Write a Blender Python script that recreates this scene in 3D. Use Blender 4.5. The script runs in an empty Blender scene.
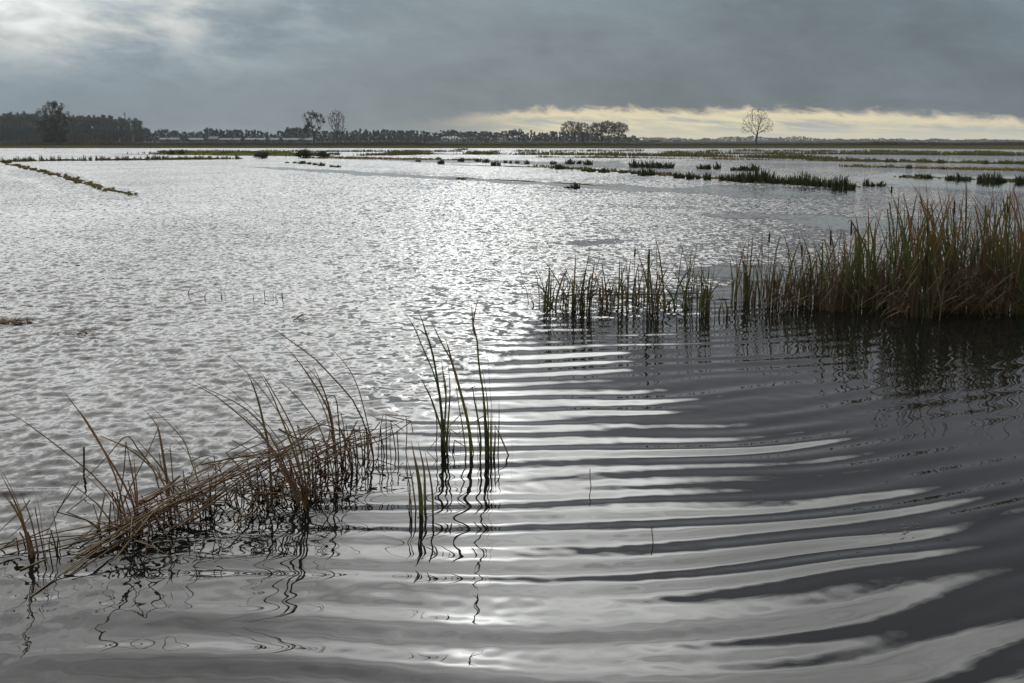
import bpy, math, random
import numpy as np
from mathutils import Vector, Matrix

R = math.radians
scene = bpy.context.scene
col = scene.collection
rng = random.Random(11)

# ------------------------------------------------------------------ camera
CAM = Vector((0.0, 0.0, 2.0))
F = 996.0
CX, CY = 512.0, 341.5
PITCH = math.atan((CY - 141.0) / F)
FWD = Vector((0, math.cos(PITCH), -math.sin(PITCH)))
UPV = Vector((0, math.sin(PITCH), math.cos(PITCH)))
RGT = Vector((1, 0, 0))

cd = bpy.data.cameras.new('camera')
cd.sensor_width = 36.0
cd.lens = 36.0 * F / 1024.0
cd.clip_start = 0.05
cd.clip_end = 30000.0
cam = bpy.data.objects.new('camera', cd)
cam.location = CAM
cam.rotation_euler = (R(90) - PITCH, 0, 0)
col.objects.link(cam)
scene.camera = cam


def ray(px, py):
    return FWD + RGT * ((px - CX) / F) - UPV * ((py - CY) / F)


def at(px, py, z=0.0):
    """point of the plane of height z seen at a pixel"""
    d = ray(px, py)
    t = (z - CAM.z) / d.z
    return CAM + d * t


def at_depth(px, py, Y):
    d = ray(px, py)
    return CAM + d * (Y / d.y)


# ------------------------------------------------------------------ helpers
def tag(o, label=None, cat=None, group=None, kind=None):
    if label: o['label'] = label
    if cat: o['category'] = cat
    if group: o['group'] = group
    if kind: o['kind'] = kind
    return o


def empty(name, loc, rz=0.0):
    o = bpy.data.objects.new(name, None)
    o.empty_display_size = 0.2
    o.location = loc
    o.rotation_euler = (0, 0, rz)
    col.objects.link(o)
    return o


def copy_tree(o, parent=None):
    c = o.copy()
    col.objects.link(c)
    if parent is not None:
        c.parent = parent
    for ch in list(o.children):
        copy_tree(ch, c)
    return c


class MB:
    """collects ribbons, tubes and boxes; build() links them as one mesh"""
    def __init__(s):
        s.v = []; s.f = []; s.m = []; s.t = []; s.h = []

    def quad(s, a, b, c, d, mi=0, hue=0.5):
        n = len(s.v)
        s.v += [tuple(a), tuple(b), tuple(c), tuple(d)]
        s.t += [0.5] * 4; s.h += [hue] * 4
        s.f.append((n, n + 1, n + 2, n + 3)); s.m.append(mi)

    def ribbon(s, pts, w, rnd, mi=0, hue=0.5, fold=0.25, side=None, tip=0.08, t0=0.0, t1=1.0):
        """leaf blade: three verts across (a shallow fold), tapering to its tip"""
        n = len(pts)
        if side is None:
            a = rnd.uniform(0, math.pi)
            side = Vector((math.cos(a), math.sin(a), 0))
        base = len(s.v)
        for i, p in enumerate(pts):
            q = pts[min(i + 1, n - 1)] - pts[max(i - 1, 0)]
            if q.length < 1e-9: q = Vector((0, 0, 1))
            q.normalize()
            sd = side - q * side.dot(q)
            if sd.length < 0.05:
                sd = q.orthogonal()
            sd.normalize()
            nn = q.cross(sd)
            u = i / (n - 1)
            ww = w * 0.5 * max(tip, (1 - u ** 3.5) * (0.75 + 0.25 * min(1, u * 4)))
            s.v += [tuple(p - sd * ww), tuple(p + nn * ww * fold), tuple(p + sd * ww)]
            tt = t0 + (t1 - t0) * u
            s.t += [tt] * 3; s.h += [hue] * 3
        for i in range(n - 1):
            a = base + 3 * i
            s.f.append((a, a + 1, a + 4, a + 3)); s.m.append(mi)
            s.f.append((a + 1, a + 2, a + 5, a + 4)); s.m.append(mi)

    def tube(s, pts, rad, k=5, mi=0, hue=0.5, cap=False):
        n = len(pts)
        if not isinstance(rad, (list, tuple)):
            rad = [rad] * n
        base = len(s.v)
        ref = None
        for i, p in enumerate(pts):
            q = (pts[min(i + 1, n - 1)] - pts[max(i - 1, 0)])
            if q.length < 1e-9: q = Vector((0, 0, 1))
            q.normalize()
            if ref is None:
                ref = q.orthogonal().normalized()
            else:
                ref = ref - q * ref.dot(q)
                ref = ref.normalized() if ref.length > 1e-6 else q.orthogonal().normalized()
            b = q.cross(ref)
            for j in range(k):
                a = 2 * math.pi * j / k
                s.v.append(tuple(p + (ref * math.cos(a) + b * math.sin(a)) * rad[i]))
                s.t.append(i / max(1, n - 1)); s.h.append(hue)
        for i in range(n - 1):
            for j in range(k):
                a = base + i * k + j; b2 = base + i * k + (j + 1) % k
                s.f.append((a, b2, b2 + k, a + k)); s.m.append(mi)
        if cap:
            s.f.append(tuple(base + (n - 1) * k + j for j in range(k))); s.m.append(mi)
            s.f.append(tuple(base + j for j in reversed(range(k)))); s.m.append(mi)

    def box(s, x0, x1, y0, y1, z0, z1, mi=0, hue=0.5):
        n = len(s.v)
        for z in (z0, z1):
            for x, y in ((x0, y0), (x1, y0), (x1, y1), (x0, y1)):
                s.v.append((x, y, z)); s.t.append(0.5); s.h.append(hue)
        for f in ((0, 3, 2, 1), (4, 5, 6, 7), (0, 1, 5, 4), (1, 2, 6, 5), (2, 3, 7, 6), (3, 0, 4, 7)):
            s.f.append(tuple(n + i for i in f)); s.m.append(mi)

    def leaf(s, c, size, rnd, mi=0, hue=None):
        a = Vector((rnd.gauss(0, 1), rnd.gauss(0, 1), rnd.gauss(0, 1))).normalized()
        b = a.orthogonal().normalized()
        d = a.cross(b)
        an = rnd.uniform(0, 6.28)
        u = (b * math.cos(an) + d * math.sin(an)) * size
        v = (d * math.cos(an) - b * math.sin(an)) * size * 0.55
        hue = rnd.random() if hue is None else hue
        s.quad(c - u, c - v, c + u, c + v, mi, hue)

    def build(s, name, mats, parent=None, smooth=True, loc=None):
        me = bpy.data.meshes.new(name)
        me.from_pydata(s.v, [], s.f)
        if not isinstance(mats, (list, tuple)):
            mats = [mats]
        for m in mats:
            me.materials.append(m)
        me.polygons.foreach_set('material_index', s.m)
        me.polygons.foreach_set('use_smooth', [smooth] * len(s.f))
        a = me.attributes.new('along', 'FLOAT', 'POINT'); a.data.foreach_set('value', s.t)
        a = me.attributes.new('hue', 'FLOAT', 'POINT'); a.data.foreach_set('value', s.h)
        me.update()
        o = bpy.data.objects.new(name, me)
        col.objects.link(o)
        if parent is not None:
            o.parent = parent
        if loc is not None:
            o.location = loc
        return o


def spline(pts, n):
    """Catmull-Rom through the given points, n samples"""
    p = [pts[0] * 2 - pts[1]] + list(pts) + [pts[-1] * 2 - pts[-2]]
    out = []
    m = len(pts) - 1
    for i in range(n):
        u = i / (n - 1) * m
        k = min(int(u), m - 1)
        t = u - k
        a, b, c, d = p[k], p[k + 1], p[k + 2], p[k + 3]
        out.append(0.5 * ((2 * b) + (c - a) * t + (2 * a - 5 * b + 4 * c - d) * t * t + (3 * b - a - 3 * c + d) * t ** 3))
    return out


# ------------------------------------------------------------------ node expressions
class NT:
    def __init__(s, tree):
        s.t = tree

    def new(s, typ):
        return s.t.nodes.new(typ)

    def put(s, sock, v):
        if isinstance(v, E): v = v.s
        if hasattr(v, 'is_output'):
            s.t.links.new(v, sock)
        else:
            sock.default_value = v

    def m(s, op, *a, clamp=False):
        n = s.new('ShaderNodeMath'); n.operation = op; n.use_clamp = clamp
        for i, x in enumerate(a): s.put(n.inputs[i], x)
        return E(s, n.outputs[0])

    def vm(s, op, *a, out=0):
        n = s.new('ShaderNodeVectorMath'); n.operation = op
        if op == 'SCALE':
            s.put(n.inputs[0], a[0]); s.put(n.inputs['Scale'], a[1])
        else:
            for i, x in enumerate(a): s.put(n.inputs[i], x)
        return E(s, n.outputs[out])

    def xyz(s, x, y, z):
        n = s.new('ShaderNodeCombineXYZ')
        for i, v in enumerate((x, y, z)): s.put(n.inputs[i], v)
        return E(s, n.outputs[0])

    def sep(s, v):
        n = s.new('ShaderNodeSeparateXYZ'); s.put(n.inputs[0], v)
        return [E(s, n.outputs[i]) for i in range(3)]

    def ss(s, x, a, b, to0=0.0, to1=1.0):
        n = s.new('ShaderNodeMapRange'); n.interpolation_type = 'SMOOTHSTEP'
        s.put(n.inputs['Value'], x); s.put(n.inputs['From Min'], a); s.put(n.inputs['From Max'], b)
        s.put(n.inputs['To Min'], to0); s.put(n.inputs['To Max'], to1)
        return E(s, n.outputs[0])

    def noise(s, vec, scale=1.0, detail=3.0, rough=0.55, dist=0.0, color=False):
        n = s.new('ShaderNodeTexNoise')
        s.put(n.inputs['Vector'], vec); s.put(n.inputs['Scale'], scale)
        s.put(n.inputs['Detail'], detail); s.put(n.inputs['Roughness'], rough); s.put(n.inputs['Distortion'], dist)
        return E(s, n.outputs['Color' if color else 'Fac'])

    def mix(s, f, a, b):
        n = s.new('ShaderNodeMix'); n.data_type = 'RGBA'; n.clamp_factor = True
        s.put(n.inputs[0], f); s.put(n.inputs[6], a); s.put(n.inputs[7], b)
        return E(s, n.outputs[2])

    def attr(s, name):
        n = s.new('ShaderNodeAttribute'); n.attribute_name = name
        return E(s, n.outputs['Fac'])

    def curve(s, x, pts):
        """piecewise-linear y(x)"""
        lo, hi = pts[0][0], pts[-1][0]
        ys = [p[1] for p in pts]; y0, y1 = min(ys), max(ys)
        n = s.new('ShaderNodeFloatCurve')
        c = n.mapping.curves[0]
        while len(c.points) < len(pts): c.points.new(0.5, 0.5)
        for q, (px, py) in zip(c.points, pts):
            q.location = ((px - lo) / (hi - lo), (py - y0) / max(1e-9, y1 - y0)); q.handle_type = 'VECTOR'
        n.mapping.update()
        s.put(n.inputs['Factor'], 1.0)
        s.put(n.inputs['Value'], s.m('DIVIDE', s.m('SUBTRACT', x, lo), hi - lo, clamp=True))
        return E(s, n.outputs[0]) * (y1 - y0) + y0


class E:
    def __init__(s, nt, sock): s.nt, s.s = nt, sock
    def __add__(s, o): return s.nt.m('ADD', s, o)
    def __radd__(s, o): return s.nt.m('ADD', o, s)
    def __sub__(s, o): return s.nt.m('SUBTRACT', s, o)
    def __rsub__(s, o): return s.nt.m('SUBTRACT', o, s)
    def __mul__(s, o): return s.nt.m('MULTIPLY', s, o)
    def __rmul__(s, o): return s.nt.m('MULTIPLY', o, s)
    def __truediv__(s, o): return s.nt.m('DIVIDE', s, o)


def new_mat(name):
    m = bpy.data.materials.new(name); m.use_nodes = True
    m.node_tree.nodes.clear()
    nt = NT(m.node_tree)
    out = nt.new('ShaderNodeOutputMaterial')
    return m, nt, out


def rgb(r, g, b): return (r, g, b, 1.0)


def plant_mat(name, base, tip, alt, tip_from=0.55, tip_to=0.95, transl=0.35, rough=0.6):
    """leaf: colour shifts from base to its dry tip; each blade between base and alt"""
    m, nt, out = new_mat(name)
    hue = nt.attr('hue'); al = nt.attr('along')
    g = nt.new('ShaderNodeNewGeometry')
    nz = nt.noise(g.outputs['Position'], 9.0, 3.0)
    c = nt.mix(hue, rgb(*base), rgb(*alt))
    f = nt.ss(al + (hue - 0.5) * 0.5 + (nz - 0.5) * 0.6, tip_from, tip_to)
    c = nt.mix(f, c, rgb(*tip))
    d = nt.new('ShaderNodeBsdfPrincipled')
    nt.put(d.inputs['Base Color'], c); d.inputs['Roughness'].default_value = rough
    d.inputs['Specular IOR Level'].default_value = 0.3
    tr = nt.new('ShaderNodeBsdfTranslucent'); nt.put(tr.inputs['Color'], c)
    mx = nt.new('ShaderNodeMixShader'); mx.inputs[0].default_value = transl
    nt.t.links.new(d.outputs[0], mx.inputs[1]); nt.t.links.new(tr.outputs[0], mx.inputs[2])
    nt.t.links.new(mx.outputs[0], out.inputs[0])
    return m


def solid_mat(name, a, b, scale=2.0, rough=0.8, detail=4.0):
    m, nt, out = new_mat(name)
    g = nt.new('ShaderNodeTexCoord')
    nz = nt.noise(g.outputs['Object'], scale, detail)
    c = nt.mix(nt.ss(nz, 0.35, 0.65), rgb(*a), rgb(*b))
    d = nt.new('ShaderNodeBsdfPrincipled')
    nt.put(d.inputs['Base Color'], c); d.inputs['Roughness'].default_value = rough
    nt.t.links.new(d.outputs[0], out.inputs[0])
    return m


M = {}
M['cattail_green'] = plant_mat('cattail_green', (.050, .075, .019), (.19, .085, .040), (.12, .105, .03))
M['cattail_dry'] = plant_mat('cattail_dry', (.13, .09, .048), (.18, .13, .072), (.08, .05, .03), transl=.25)
M['straw'] = plant_mat('straw', (.32, .235, .135), (.22, .145, .078), (.19, .13, .07), transl=.2)
M['reed_brown'] = plant_mat('reed_brown', (.20, .125, .065), (.19, .088, .045), (.10, .07, .032), transl=.3)
M['seed'] = solid_mat('seed_head_brown', (.045, .022, .012), (.07, .035, .018), 60.0, .95)
M['stalk'] = solid_mat('stalk_green', (.09, .09, .04), (.14, .11, .055), 20.0)
M['rush'] = plant_mat('rush_dark', (.038, .055, .020), (.09, .075, .035), (.065, .068, .025), transl=.25)
M['grass'] = plant_mat('bank_grass', (.075, .09, .025), (.19, .15, .06), (.15, .125, .045), transl=.3)
M['sedge'] = plant_mat('yellow_sedge', (.24, .17, .06), (.32, .22, .08), (.14, .12, .04), transl=.3)
M['shrub'] = plant_mat('shrub_leaf', (.060, .070, .020), (.10, .09, .03), (.10, .10, .03), transl=.3)
M['darkshrub'] = plant_mat('shrub_twig', (.05, .035, .02), (.08, .06, .03), (.035, .03, .018), transl=.1)
M['belt'] = plant_mat('dry_reed', (.085, .055, .032), (.11, .075, .045), (.055, .045, .024), transl=.2)
M['bark'] = solid_mat('bark', (.050, .042, .032), (.085, .072, .055), 3.0, .9)
M['twig'] = solid_mat('twig', (.050, .038, .026), (.075, .058, .038), 3.0, .9)
M['leaf_dark'] = plant_mat('leaf_dark', (.040, .045, .022), (.06, .055, .03), (.060, .050, .028), transl=.25)
M['leaf_grey'] = plant_mat('leaf_grey', (.105, .115, .082), (.13, .125, .085), (.12, .125, .09), transl=.25)
M['leaf_pale'] = plant_mat('leaf_pale', (.10, .095, .045), (.13, .11, .05), (.075, .075, .035), transl=.35)
M['leaf_far'] = plant_mat('leaf_far', (.035, .045, .035), (.05, .05, .035), (.055, .055, .035), transl=.2)
M['wall'] = solid_mat('shed_wall', (.10, .11, .125), (.13, .14, .155), .6, .7)
M['roof'] = solid_mat('shed_roof', (.045, .05, .058), (.07, .076, .085), .4, .6)
M['redroof'] = solid_mat('tile_roof', (.14, .055, .04), (.18, .075, .055), .8, .8)
M['darkwall'] = solid_mat('dark_wall', (.10, .105, .12), (.14, .145, .16), .5, .8)
M['glass'] = solid_mat('window_glass', (.03, .035, .04), (.05, .055, .06), .5, .15)
M['steel'] = solid_mat('steel', (.20, .21, .22), (.28, .29, .30), .5, .5)

# ------------------------------------------------------------------ world: clouds over a Nishita sky
SUN_EL, SUN_AZ = R(21.8), R(-2.2)        # azimuth from +Y towards +X
SUNDIR = Vector((math.sin(SUN_AZ) * math.cos(SUN_EL), math.cos(SUN_AZ) * math.cos(SUN_EL), math.sin(SUN_EL)))
w = bpy.data.worlds.new('World'); scene.world = w; w.use_nodes = True
w.node_tree.nodes.clear()
nt = NT(w.node_tree)
wo = nt.new('ShaderNodeOutputWorld'); bg = nt.new('ShaderNodeBackground')
nt.t.links.new(bg.outputs[0], wo.inputs[0])
bg.inputs['Strength'].default_value = 0.1
sky = nt.new('ShaderNodeTexSky'); sky.sky_type = 'NISHITA'; sky.sun_disc = False
sky.sun_elevation = SUN_EL; sky.sun_rotation = SUN_AZ
tc = nt.new('ShaderNodeTexCoord')
dx, dy, dz = nt.sep(tc.outputs['Generated'])
DEG = 180 / math.pi
el = nt.m('ARCSINE', dz) * DEG
az = nt.m('ARCTAN2', dx, dy) * DEG
# noises: streaky cloud texture, coarse in azimuth, finer in elevation
sheared = dz + dx * 0.10
v1 = nt.xyz(dx * 3.4, dy * 3.4, sheared * 10.0)
v2 = nt.xyz(dx * 12.0, dy * 12.0, sheared * 32.0)
n1 = nt.noise(v1, 1.0, 5.0, .55, .25)
n2 = nt.noise(v2, 1.0, 5.0, .6, .35)
# dark lower deck, in view
n4 = nt.noise(nt.xyz(dx * 30.0, dy * 30.0, sheared * 75.0), 1.0, 4.0, .6, .5)
lum = nt.ss(az, -30.0, 19.0, .315, .185) + (n1 - 0.5) * 0.17 + (n2 - 0.5) * 0.11 + (n4 - .5) * .05
lum = lum * nt.ss(el, .5, 7.5, .88, 1.12)
leftw = nt.ss(az, -2.0, -27.0)
up = nt.ss(el, 2.0, 8.0)
puff = nt.ss(n1 + (n2 - .5) * .45 + (n4 - .5) * .2 + leftw * .12 + up * .10, .50, .90)
lum = lum + puff * leftw * up * 0.80
lumw = nt.ss(lum, .26, .62)
tint = nt.mix(lumw, rgb(.775, .98, 1.13), rgb(.96, 1.0, .99))
tint = nt.mix(nt.ss(el, 8.0, 14.0), tint, rgb(.80, .93, 1.34))
dark = nt.vm('SCALE', tint, 0.0)
dark.s.node.inputs['Scale'].default_value = 1.0
nt.put(dark.s.node.inputs['Scale'], nt.m('MAXIMUM', lum * nt.ss(el, 8.0, 14.0, 1.0, .60), 0.05))
# bright upper veil: its lower edge climbs from left to right
edge = nt.curve(az, [(-60, 6.0), (-27, 8.0), (-14, 9.5), (-3, 12.0), (5, 16.5), (12, 21.8), (18, 23.6), (26, 24.4), (45, 34.0), (90, 60.0)])
edge = edge + (n1 - .5) * 9.0 + (n2 - .5) * 5.0
soft = nt.curve(az, [(-60, 9.0), (-27, 7.0), (-10, 5.0), (0, 2.4), (60, 2.4)])
veil = nt.ss((el - edge) / soft, -.45, 1.2)
cosang = nt.vm('DOT_PRODUCT', tc.outputs['Generated'], tuple(SUNDIR), out=1)
ang = nt.m('ARCCOSINE', cosang) * DEG
glow = nt.m('EXPONENT', ang * -0.115)
azs = (az + 0.5) / 12.0
vl = nt.ss(el, 11.0, 25.0, 2.30, 1.92) + glow * .7 + nt.m('EXPONENT', ang * ang * -.17) * 6.5 + nt.m('EXPONENT', azs * azs * -1.0) * nt.ss(el, 16.0, 25.0) * 2.3
vl = vl * (1.0 + (n1 - .5) * 1.6 + (n2 - .5) * .9) * nt.ss(az, -9.0, -20.0, 1.0, nt.ss(el, 16.0, 25.0, 1.0, .86)) * nt.ss(el, 33.0, 62.0, 1.0, .50) * nt.ss(az, 4.0, 11.0, 1.0, 1.30)
back = nt.ss(nt.m('ABSOLUTE', az), 50.0, 110.0, 1.0, .55)
vl = vl * back
brt = nt.vm('SCALE', nt.xyz(.985, 1.0, .985), 0.0)
nt.put(brt.s.node.inputs['Scale'], vl)
cl = nt.mix(veil, dark, brt)
# open band along the horizon on the right, warm light in it
btop = nt.curve(az, [(-30, .35), (-9, .55), (-3, 1.50), (3, 1.78), (14, 1.68), (22, 1.38), (27, 1.05), (60, .8)])
nb = nt.noise(nt.xyz(dx * 30.0, dy * 30.0, sheared * 70.0), 1.0, 5.0, .65, .5)
btop = btop + (nb - .5) * 1.3 + (n1 - .5) * .3
band = nt.ss(el - btop, .22, -.30) * nt.ss(az, -11.0, -1.0) * nt.ss(nt.m('ABSOLUTE', az), 100.0, 60.0)
n3 = nt.noise(nt.xyz(dx * 14.0, dy * 14.0, sheared * 140.0), 1.0, 4.0, .6, .3)
bandc = nt.mix(nt.ss(n3, .38, .66), rgb(.40, .44, .42), rgb(.82, .72, .46))
bandc = nt.mix(nt.ss(el - btop, -.75, -.15), bandc, rgb(.78, .68, .46))
bandc = nt.mix(nt.ss(el, .9, .0), bandc, rgb(.72, .67, .50))
bandc = nt.mix(nt.ss(az, 2.5, -5.5), bandc, rgb(.235, .265, .27))
cl = nt.mix(band, cl, bandc)
clx = nt.vm('SCALE', cl, 0.0); clx.s.node.inputs['Scale'].default_value = 10.0
# overcast: the clear Nishita sky only shows faintly through the deck
fin = nt.mix(0.985, sky.outputs[0], clx)
nt.put(bg.inputs['Color'], fin)

sd = bpy.data.lights.new('sun', 'SUN'); sd.energy = 0.5; sd.angle = R(120.0); sd.color = (1.0, .965, .90)
so = bpy.data.objects.new('sun', sd); col.objects.link(so)
so.rotation_euler = (-SUNDIR).to_track_quat('-Z', 'Y').to_euler()
so.location = (0, 60, 80)

# ------------------------------------------------------------------ water
NR = np.random.RandomState(5)
_perm = NR.permutation(4096)
_grad = NR.uniform(0, 2 * np.pi, 4096)


def pnoise(x, y):
    xi = np.floor(x).astype(np.int64); yi = np.floor(y).astype(np.int64)
    fx = x - xi; fy = y - yi

    def g(ix, iy, ax, ay):
        h = _grad[_perm[(_perm[ix & 4095] + iy) & 4095]]
        return np.cos(h) * ax + np.sin(h) * ay
    u = fx * fx * fx * (fx * (fx * 6 - 15) + 10); v = fy * fy * fy * (fy * (fy * 6 - 15) + 10)
    a = g(xi, yi, fx, fy); b = g(xi + 1, yi, fx - 1, fy)
    c = g(xi, yi + 1, fx, fy - 1); d = g(xi + 1, yi + 1, fx - 1, fy - 1)
    return ((a * (1 - u) + b * u) * (1 - v) + (c * (1 - u) + d * u) * v) * 1.5


def sstep(x, a, b):
    t = np.clip((x - a) / (b - a), 0, 1)
    return t * t * (3 - 2 * t)


def project(x, y, z=0.0):
    dxx = x; dyy = y; dzz = z - CAM.z
    f = dyy * FWD.y + dzz * FWD.z
    u = dyy * UPV.y + dzz * UPV.z
    f = np.where(f > 0.05, f, 0.05)
    return CX + F * dxx / f, CY - F * u / f


def make_water():
    rows = [1.3]
    while rows[-1] < 26: rows.append(rows[-1] * 1.0031)
    while rows[-1] < 420: rows.append(rows[-1] * 1.012)
    rows = np.array(rows)
    fine = np.arange(-36, 36.001, 0.105)
    coarse_r = np.arange(40, 181, 8.0)
    coarse_l = -coarse_r[::-1][1:]
    ang = np.radians(np.concatenate([coarse_l, fine, coarse_r]))
    nr, nc = len(rows), len(ang)
    rr, aa = np.meshgrid(rows, ang, indexing='ij')
    X = rr * np.sin(aa); Y = rr * np.cos(aa)
    px, py = project(X, Y)
    front = (np.abs(np.degrees(aa)) < 50) & (Y > 0.5)
    # where the wind reaches the surface (1) and where the reeds keep it calm (0)
    bx = []; by = []
    for q in ((-250, 690), (0, 610), (170, 540), (300, 492), (400, 440), (470, 385), (545, 325), (760, 292), (1024, 285), (1300, 280)):
        p = at(*q); a_ = math.atan2(p.x, p.y); bx.append(a_); by.append(math.hypot(p.x, p.y))
    yb = np.interp(aa, bx, by)
    ratio = rr / yb + 0.10 * pnoise(X * .8, Y * .8)
    chop = sstep(ratio, .84, 1.25)
    chop = np.where(front, chop, .8)
    # calm streaks and lees further out
    calm = np.zeros_like(X)
    wob = 2.2 * pnoise(px * .02, py * .12) + 1.2 * pnoise(px * .07, py * .3)

    def streak(x0, y0, x1, y1, hw, k):
        nonlocal calm
        dxs, dys = x1 - x0, y1 - y0
        t = np.clip(((px - x0) * dxs + (py - y0) * dys * 40) / (dxs * dxs + dys * dys * 40), 0, 1)
        ex = np.maximum(np.abs(px - (x0 + t * dxs)) - 2, 0) / 40
        ey = np.abs(py - (y0 + t * dys) + wob * min(1.0, hw / 3)) / hw
        d = np.sqrt(ex * ex + ey * ey)
        tap = np.minimum(1, np.minimum(t, 1 - t) * 6 + .35)
        calm = np.maximum(calm, k * sstep(d / tap, 1.25, .55))
    streak(566, 243, 626, 242, 3.0, .7)
    streak(715, 214, 850, 219, 3.0, .75)
    streak(800, 222, 1060, 226, 6.5, .85)
    streak(860, 178, 1060, 186, 9.0, .9)
    streak(690, 188, 880, 193, 3.2, .8)
    streak(250, 167, 560, 185, 1.5, .8)
    streak(540, 183, 790, 197, 2.6, .75)
    streak(20, 170, 128, 199, 4.5, .7)
    streak(140, 213, 175, 214, 1.5, .5)
    streak(560, 162, 720, 174, 3.0, .6)
    streak(330, 158, 640, 165, 2.0, .55)
    streak(700, 160, 1024, 165, 1.6, .6)
    streak(690, 272, 860, 275, 8, .9)
    streak(720, 292, 880, 292, 12, .95)
    streak(600, 206, 700, 208, 1.6, .4)
    chop = chop * (1 - np.where(front, calm, 0))
    gust = 1.0 + .35 * pnoise(X * .20, Y * .12) + .30 * pnoise(X * .06, Y * .03) + .25 * pnoise(X * .5 + 60, Y * .9)
    # spacing of the grid limits what the mesh can carry
    sp = rr * np.where(rr < 26, .0031, .012)
    H = np.zeros_like(X)
    carried = np.zeros_like(X)
    tot = 0.0
    for i in range(56):
        lam = 0.075 * (0.29 / 0.075) ** NR.uniform(0, 1)
        th = NR.normal(0, .85) + .12
        k = 2 * np.pi / lam
        s_ = .0185 * NR.uniform(.6, 1.3)
        lod = sstep(lam / sp, 3.0, 7.0)
        wx = X + .12 * pnoise(X * .9 + i * 7.1, Y * .9)
        H += (s_ / k) * np.sin(k * (wx * math.sin(th) + Y * math.cos(th)) + NR.uniform(0, 6.28)) * lod
        carried += lod * s_ * s_; tot += s_ * s_
    H *= chop * gust
    # long smooth ripples that run into the calm water and bend round
    cal = 1 - sstep(ratio, .80, 1.35)
    xa = X + .15
    a_c = np.where(xa > 0, np.interp(Y, [3, 4.5, 8, 12], [.090, .085, .070, .055]), .02)
    ph = Y - a_c * xa * xa
    wv = .15 * pnoise(X * .40, Y * .55) + .042 * pnoise(X * .95 + 9, Y * 1.5)
    rip = np.zeros_like(X)
    for i, (lam, s_, yaw) in enumerate(((.34, .064, 0.0), (.285, .036, .02), (.41, .028, -.02), (.20, .018, .04), (.58, .014, .02))):
        k = 2 * np.pi / lam
        am = .22 + 1.15 * np.clip(.5 + 1.1 * pnoise(X * np.interp(Y, [4, 7], [.32, .75]) + 31 * i, Y * 1.5 + 17 * i), 0, 1.3)
        rip += am * (s_ / k) * np.sin(k * (ph + wv * (1 + .05 * i) + yaw * .4 * X) + 2.1 * i)
    damp = 1 - .65 * sstep(X - .10 * (Y - 5), 1.3, 3.0) * sstep(Y, 5.0, 6.6)
    damp *= 1 - .15 * sstep(-X, .2, 1.8)
    H += rip * cal * damp * np.interp(Y, [3, 5, 8], [1.45, 1.2, .95])
    # small cross ripples that make the mirrored stems wriggle
    for i in range(14):
        lam = .09 * (.26 / .09) ** NR.uniform(0, 1)
        th = NR.uniform(-1.2, 1.2)
        k = 2 * np.pi / lam
        s_ = .0070
        lod = sstep(lam / sp, 3.0, 7.0)
        H += lod * (s_ / k) * np.sin(k * (X * math.sin(th) + Y * math.cos(th) + .06 * pnoise(X * 1.7 + 3 * i, Y * 1.7)) + NR.uniform(0, 6.28)) * (.35 + .65 * np.clip(.5 + pnoise(X * .9 + 5 * i, Y * .9), 0, 1)) * (cal * .8 + .2) * (1 - .8 * sstep(X, .3, 1.3) * sstep(Y, 8.0, 6.0))
    H *= np.where(front, 1, 0) * sstep(np.abs(np.degrees(aa)), 36, 34)
    H *= sstep(rr, 420, 60) * .9 + .1
    # what the mesh cannot carry goes to the surface texture
    finew = chop * gust * np.sqrt(np.clip(1 - carried / tot, 0, 1))
    nv = nr * nc
    V = np.empty((nv + 1, 3), dtype=np.float32)
    V[:nv, 0] = X.ravel(); V[:nv, 1] = Y.ravel(); V[:nv, 2] = H.ravel()
    V[nv] = (0, 0, 0)
    i = np.arange(nr - 1)[:, None]; j = np.arange(nc)[None, :]
    j2 = (j + 1) % nc
    quads = np.stack([i * nc + j, (i + 1) * nc + j, (i + 1) * nc + j2, i * nc + j2], -1).reshape(-1, 4)[:, ::-1]
    jj = np.arange(nc)
    tris = np.stack([np.full(nc, nv), jj, (jj + 1) % nc], -1)[:, ::-1]
    me = bpy.data.meshes.new('water')
    me.vertices.add(nv + 1); me.vertices.foreach_set('co', V.ravel())
    loops = np.concatenate([quads.ravel(), tris.ravel()]).astype(np.int32)
    me.loops.add(len(loops)); me.loops.foreach_set('vertex_index', loops)
    nq, nt_ = len(quads), len(tris)
    me.polygons.add(nq + nt_)
    start = np.concatenate([np.arange(nq) * 4, nq * 4 + np.arange(nt_) * 3]).astype(np.int32)
    me.polygons.foreach_set('loop_start', start)
    me.polygons.foreach_set('use_smooth', np.ones(nq + nt_, dtype=bool))
    me.update(calc_edges=True)
    for nm, arr in (('chop', chop * gust), ('fine', finew)):
        a = me.attributes.new(nm, 'FLOAT', 'POINT')
        a.data.foreach_set('value', np.append(arr.ravel(), 0.5).astype(np.float32))
    m, n, out = new_mat('flood_water')
    g = n.new('ShaderNodeNewGeometry')
    x, y, z = n.sep(g.outputs['Position'])
    c1 = n.noise(n.xyz(x, y * .62, 0.0), 8.5, 2.0, .55, .2, color=True)
    c2 = n.noise(n.xyz(x, y * .75, 3.0), 15.0, 2.0, .55, .2, color=True)
    f1 = n.attr('fine'); ch = n.attr('chop')
    s1 = n.vm('SUBTRACT', c1, (.5, .5, .5)); s2 = n.vm('SUBTRACT', c2, (.5, .5, .5))
    q1 = n.vm('SCALE', s1, 0.0); n.put(q1.s.node.inputs['Scale'], f1 * WAVE1)
    q2 = n.vm('SCALE', s2, 0.0); n.put(q2.s.node.inputs['Scale'], ch * WAVE2 + .011)
    sl = n.vm('ADD', q1, q2)
    sx, sy, sz = n.sep(sl)
    tilt = n.xyz(sx, sy - f1 * WAVEB, 0.0)
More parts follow.
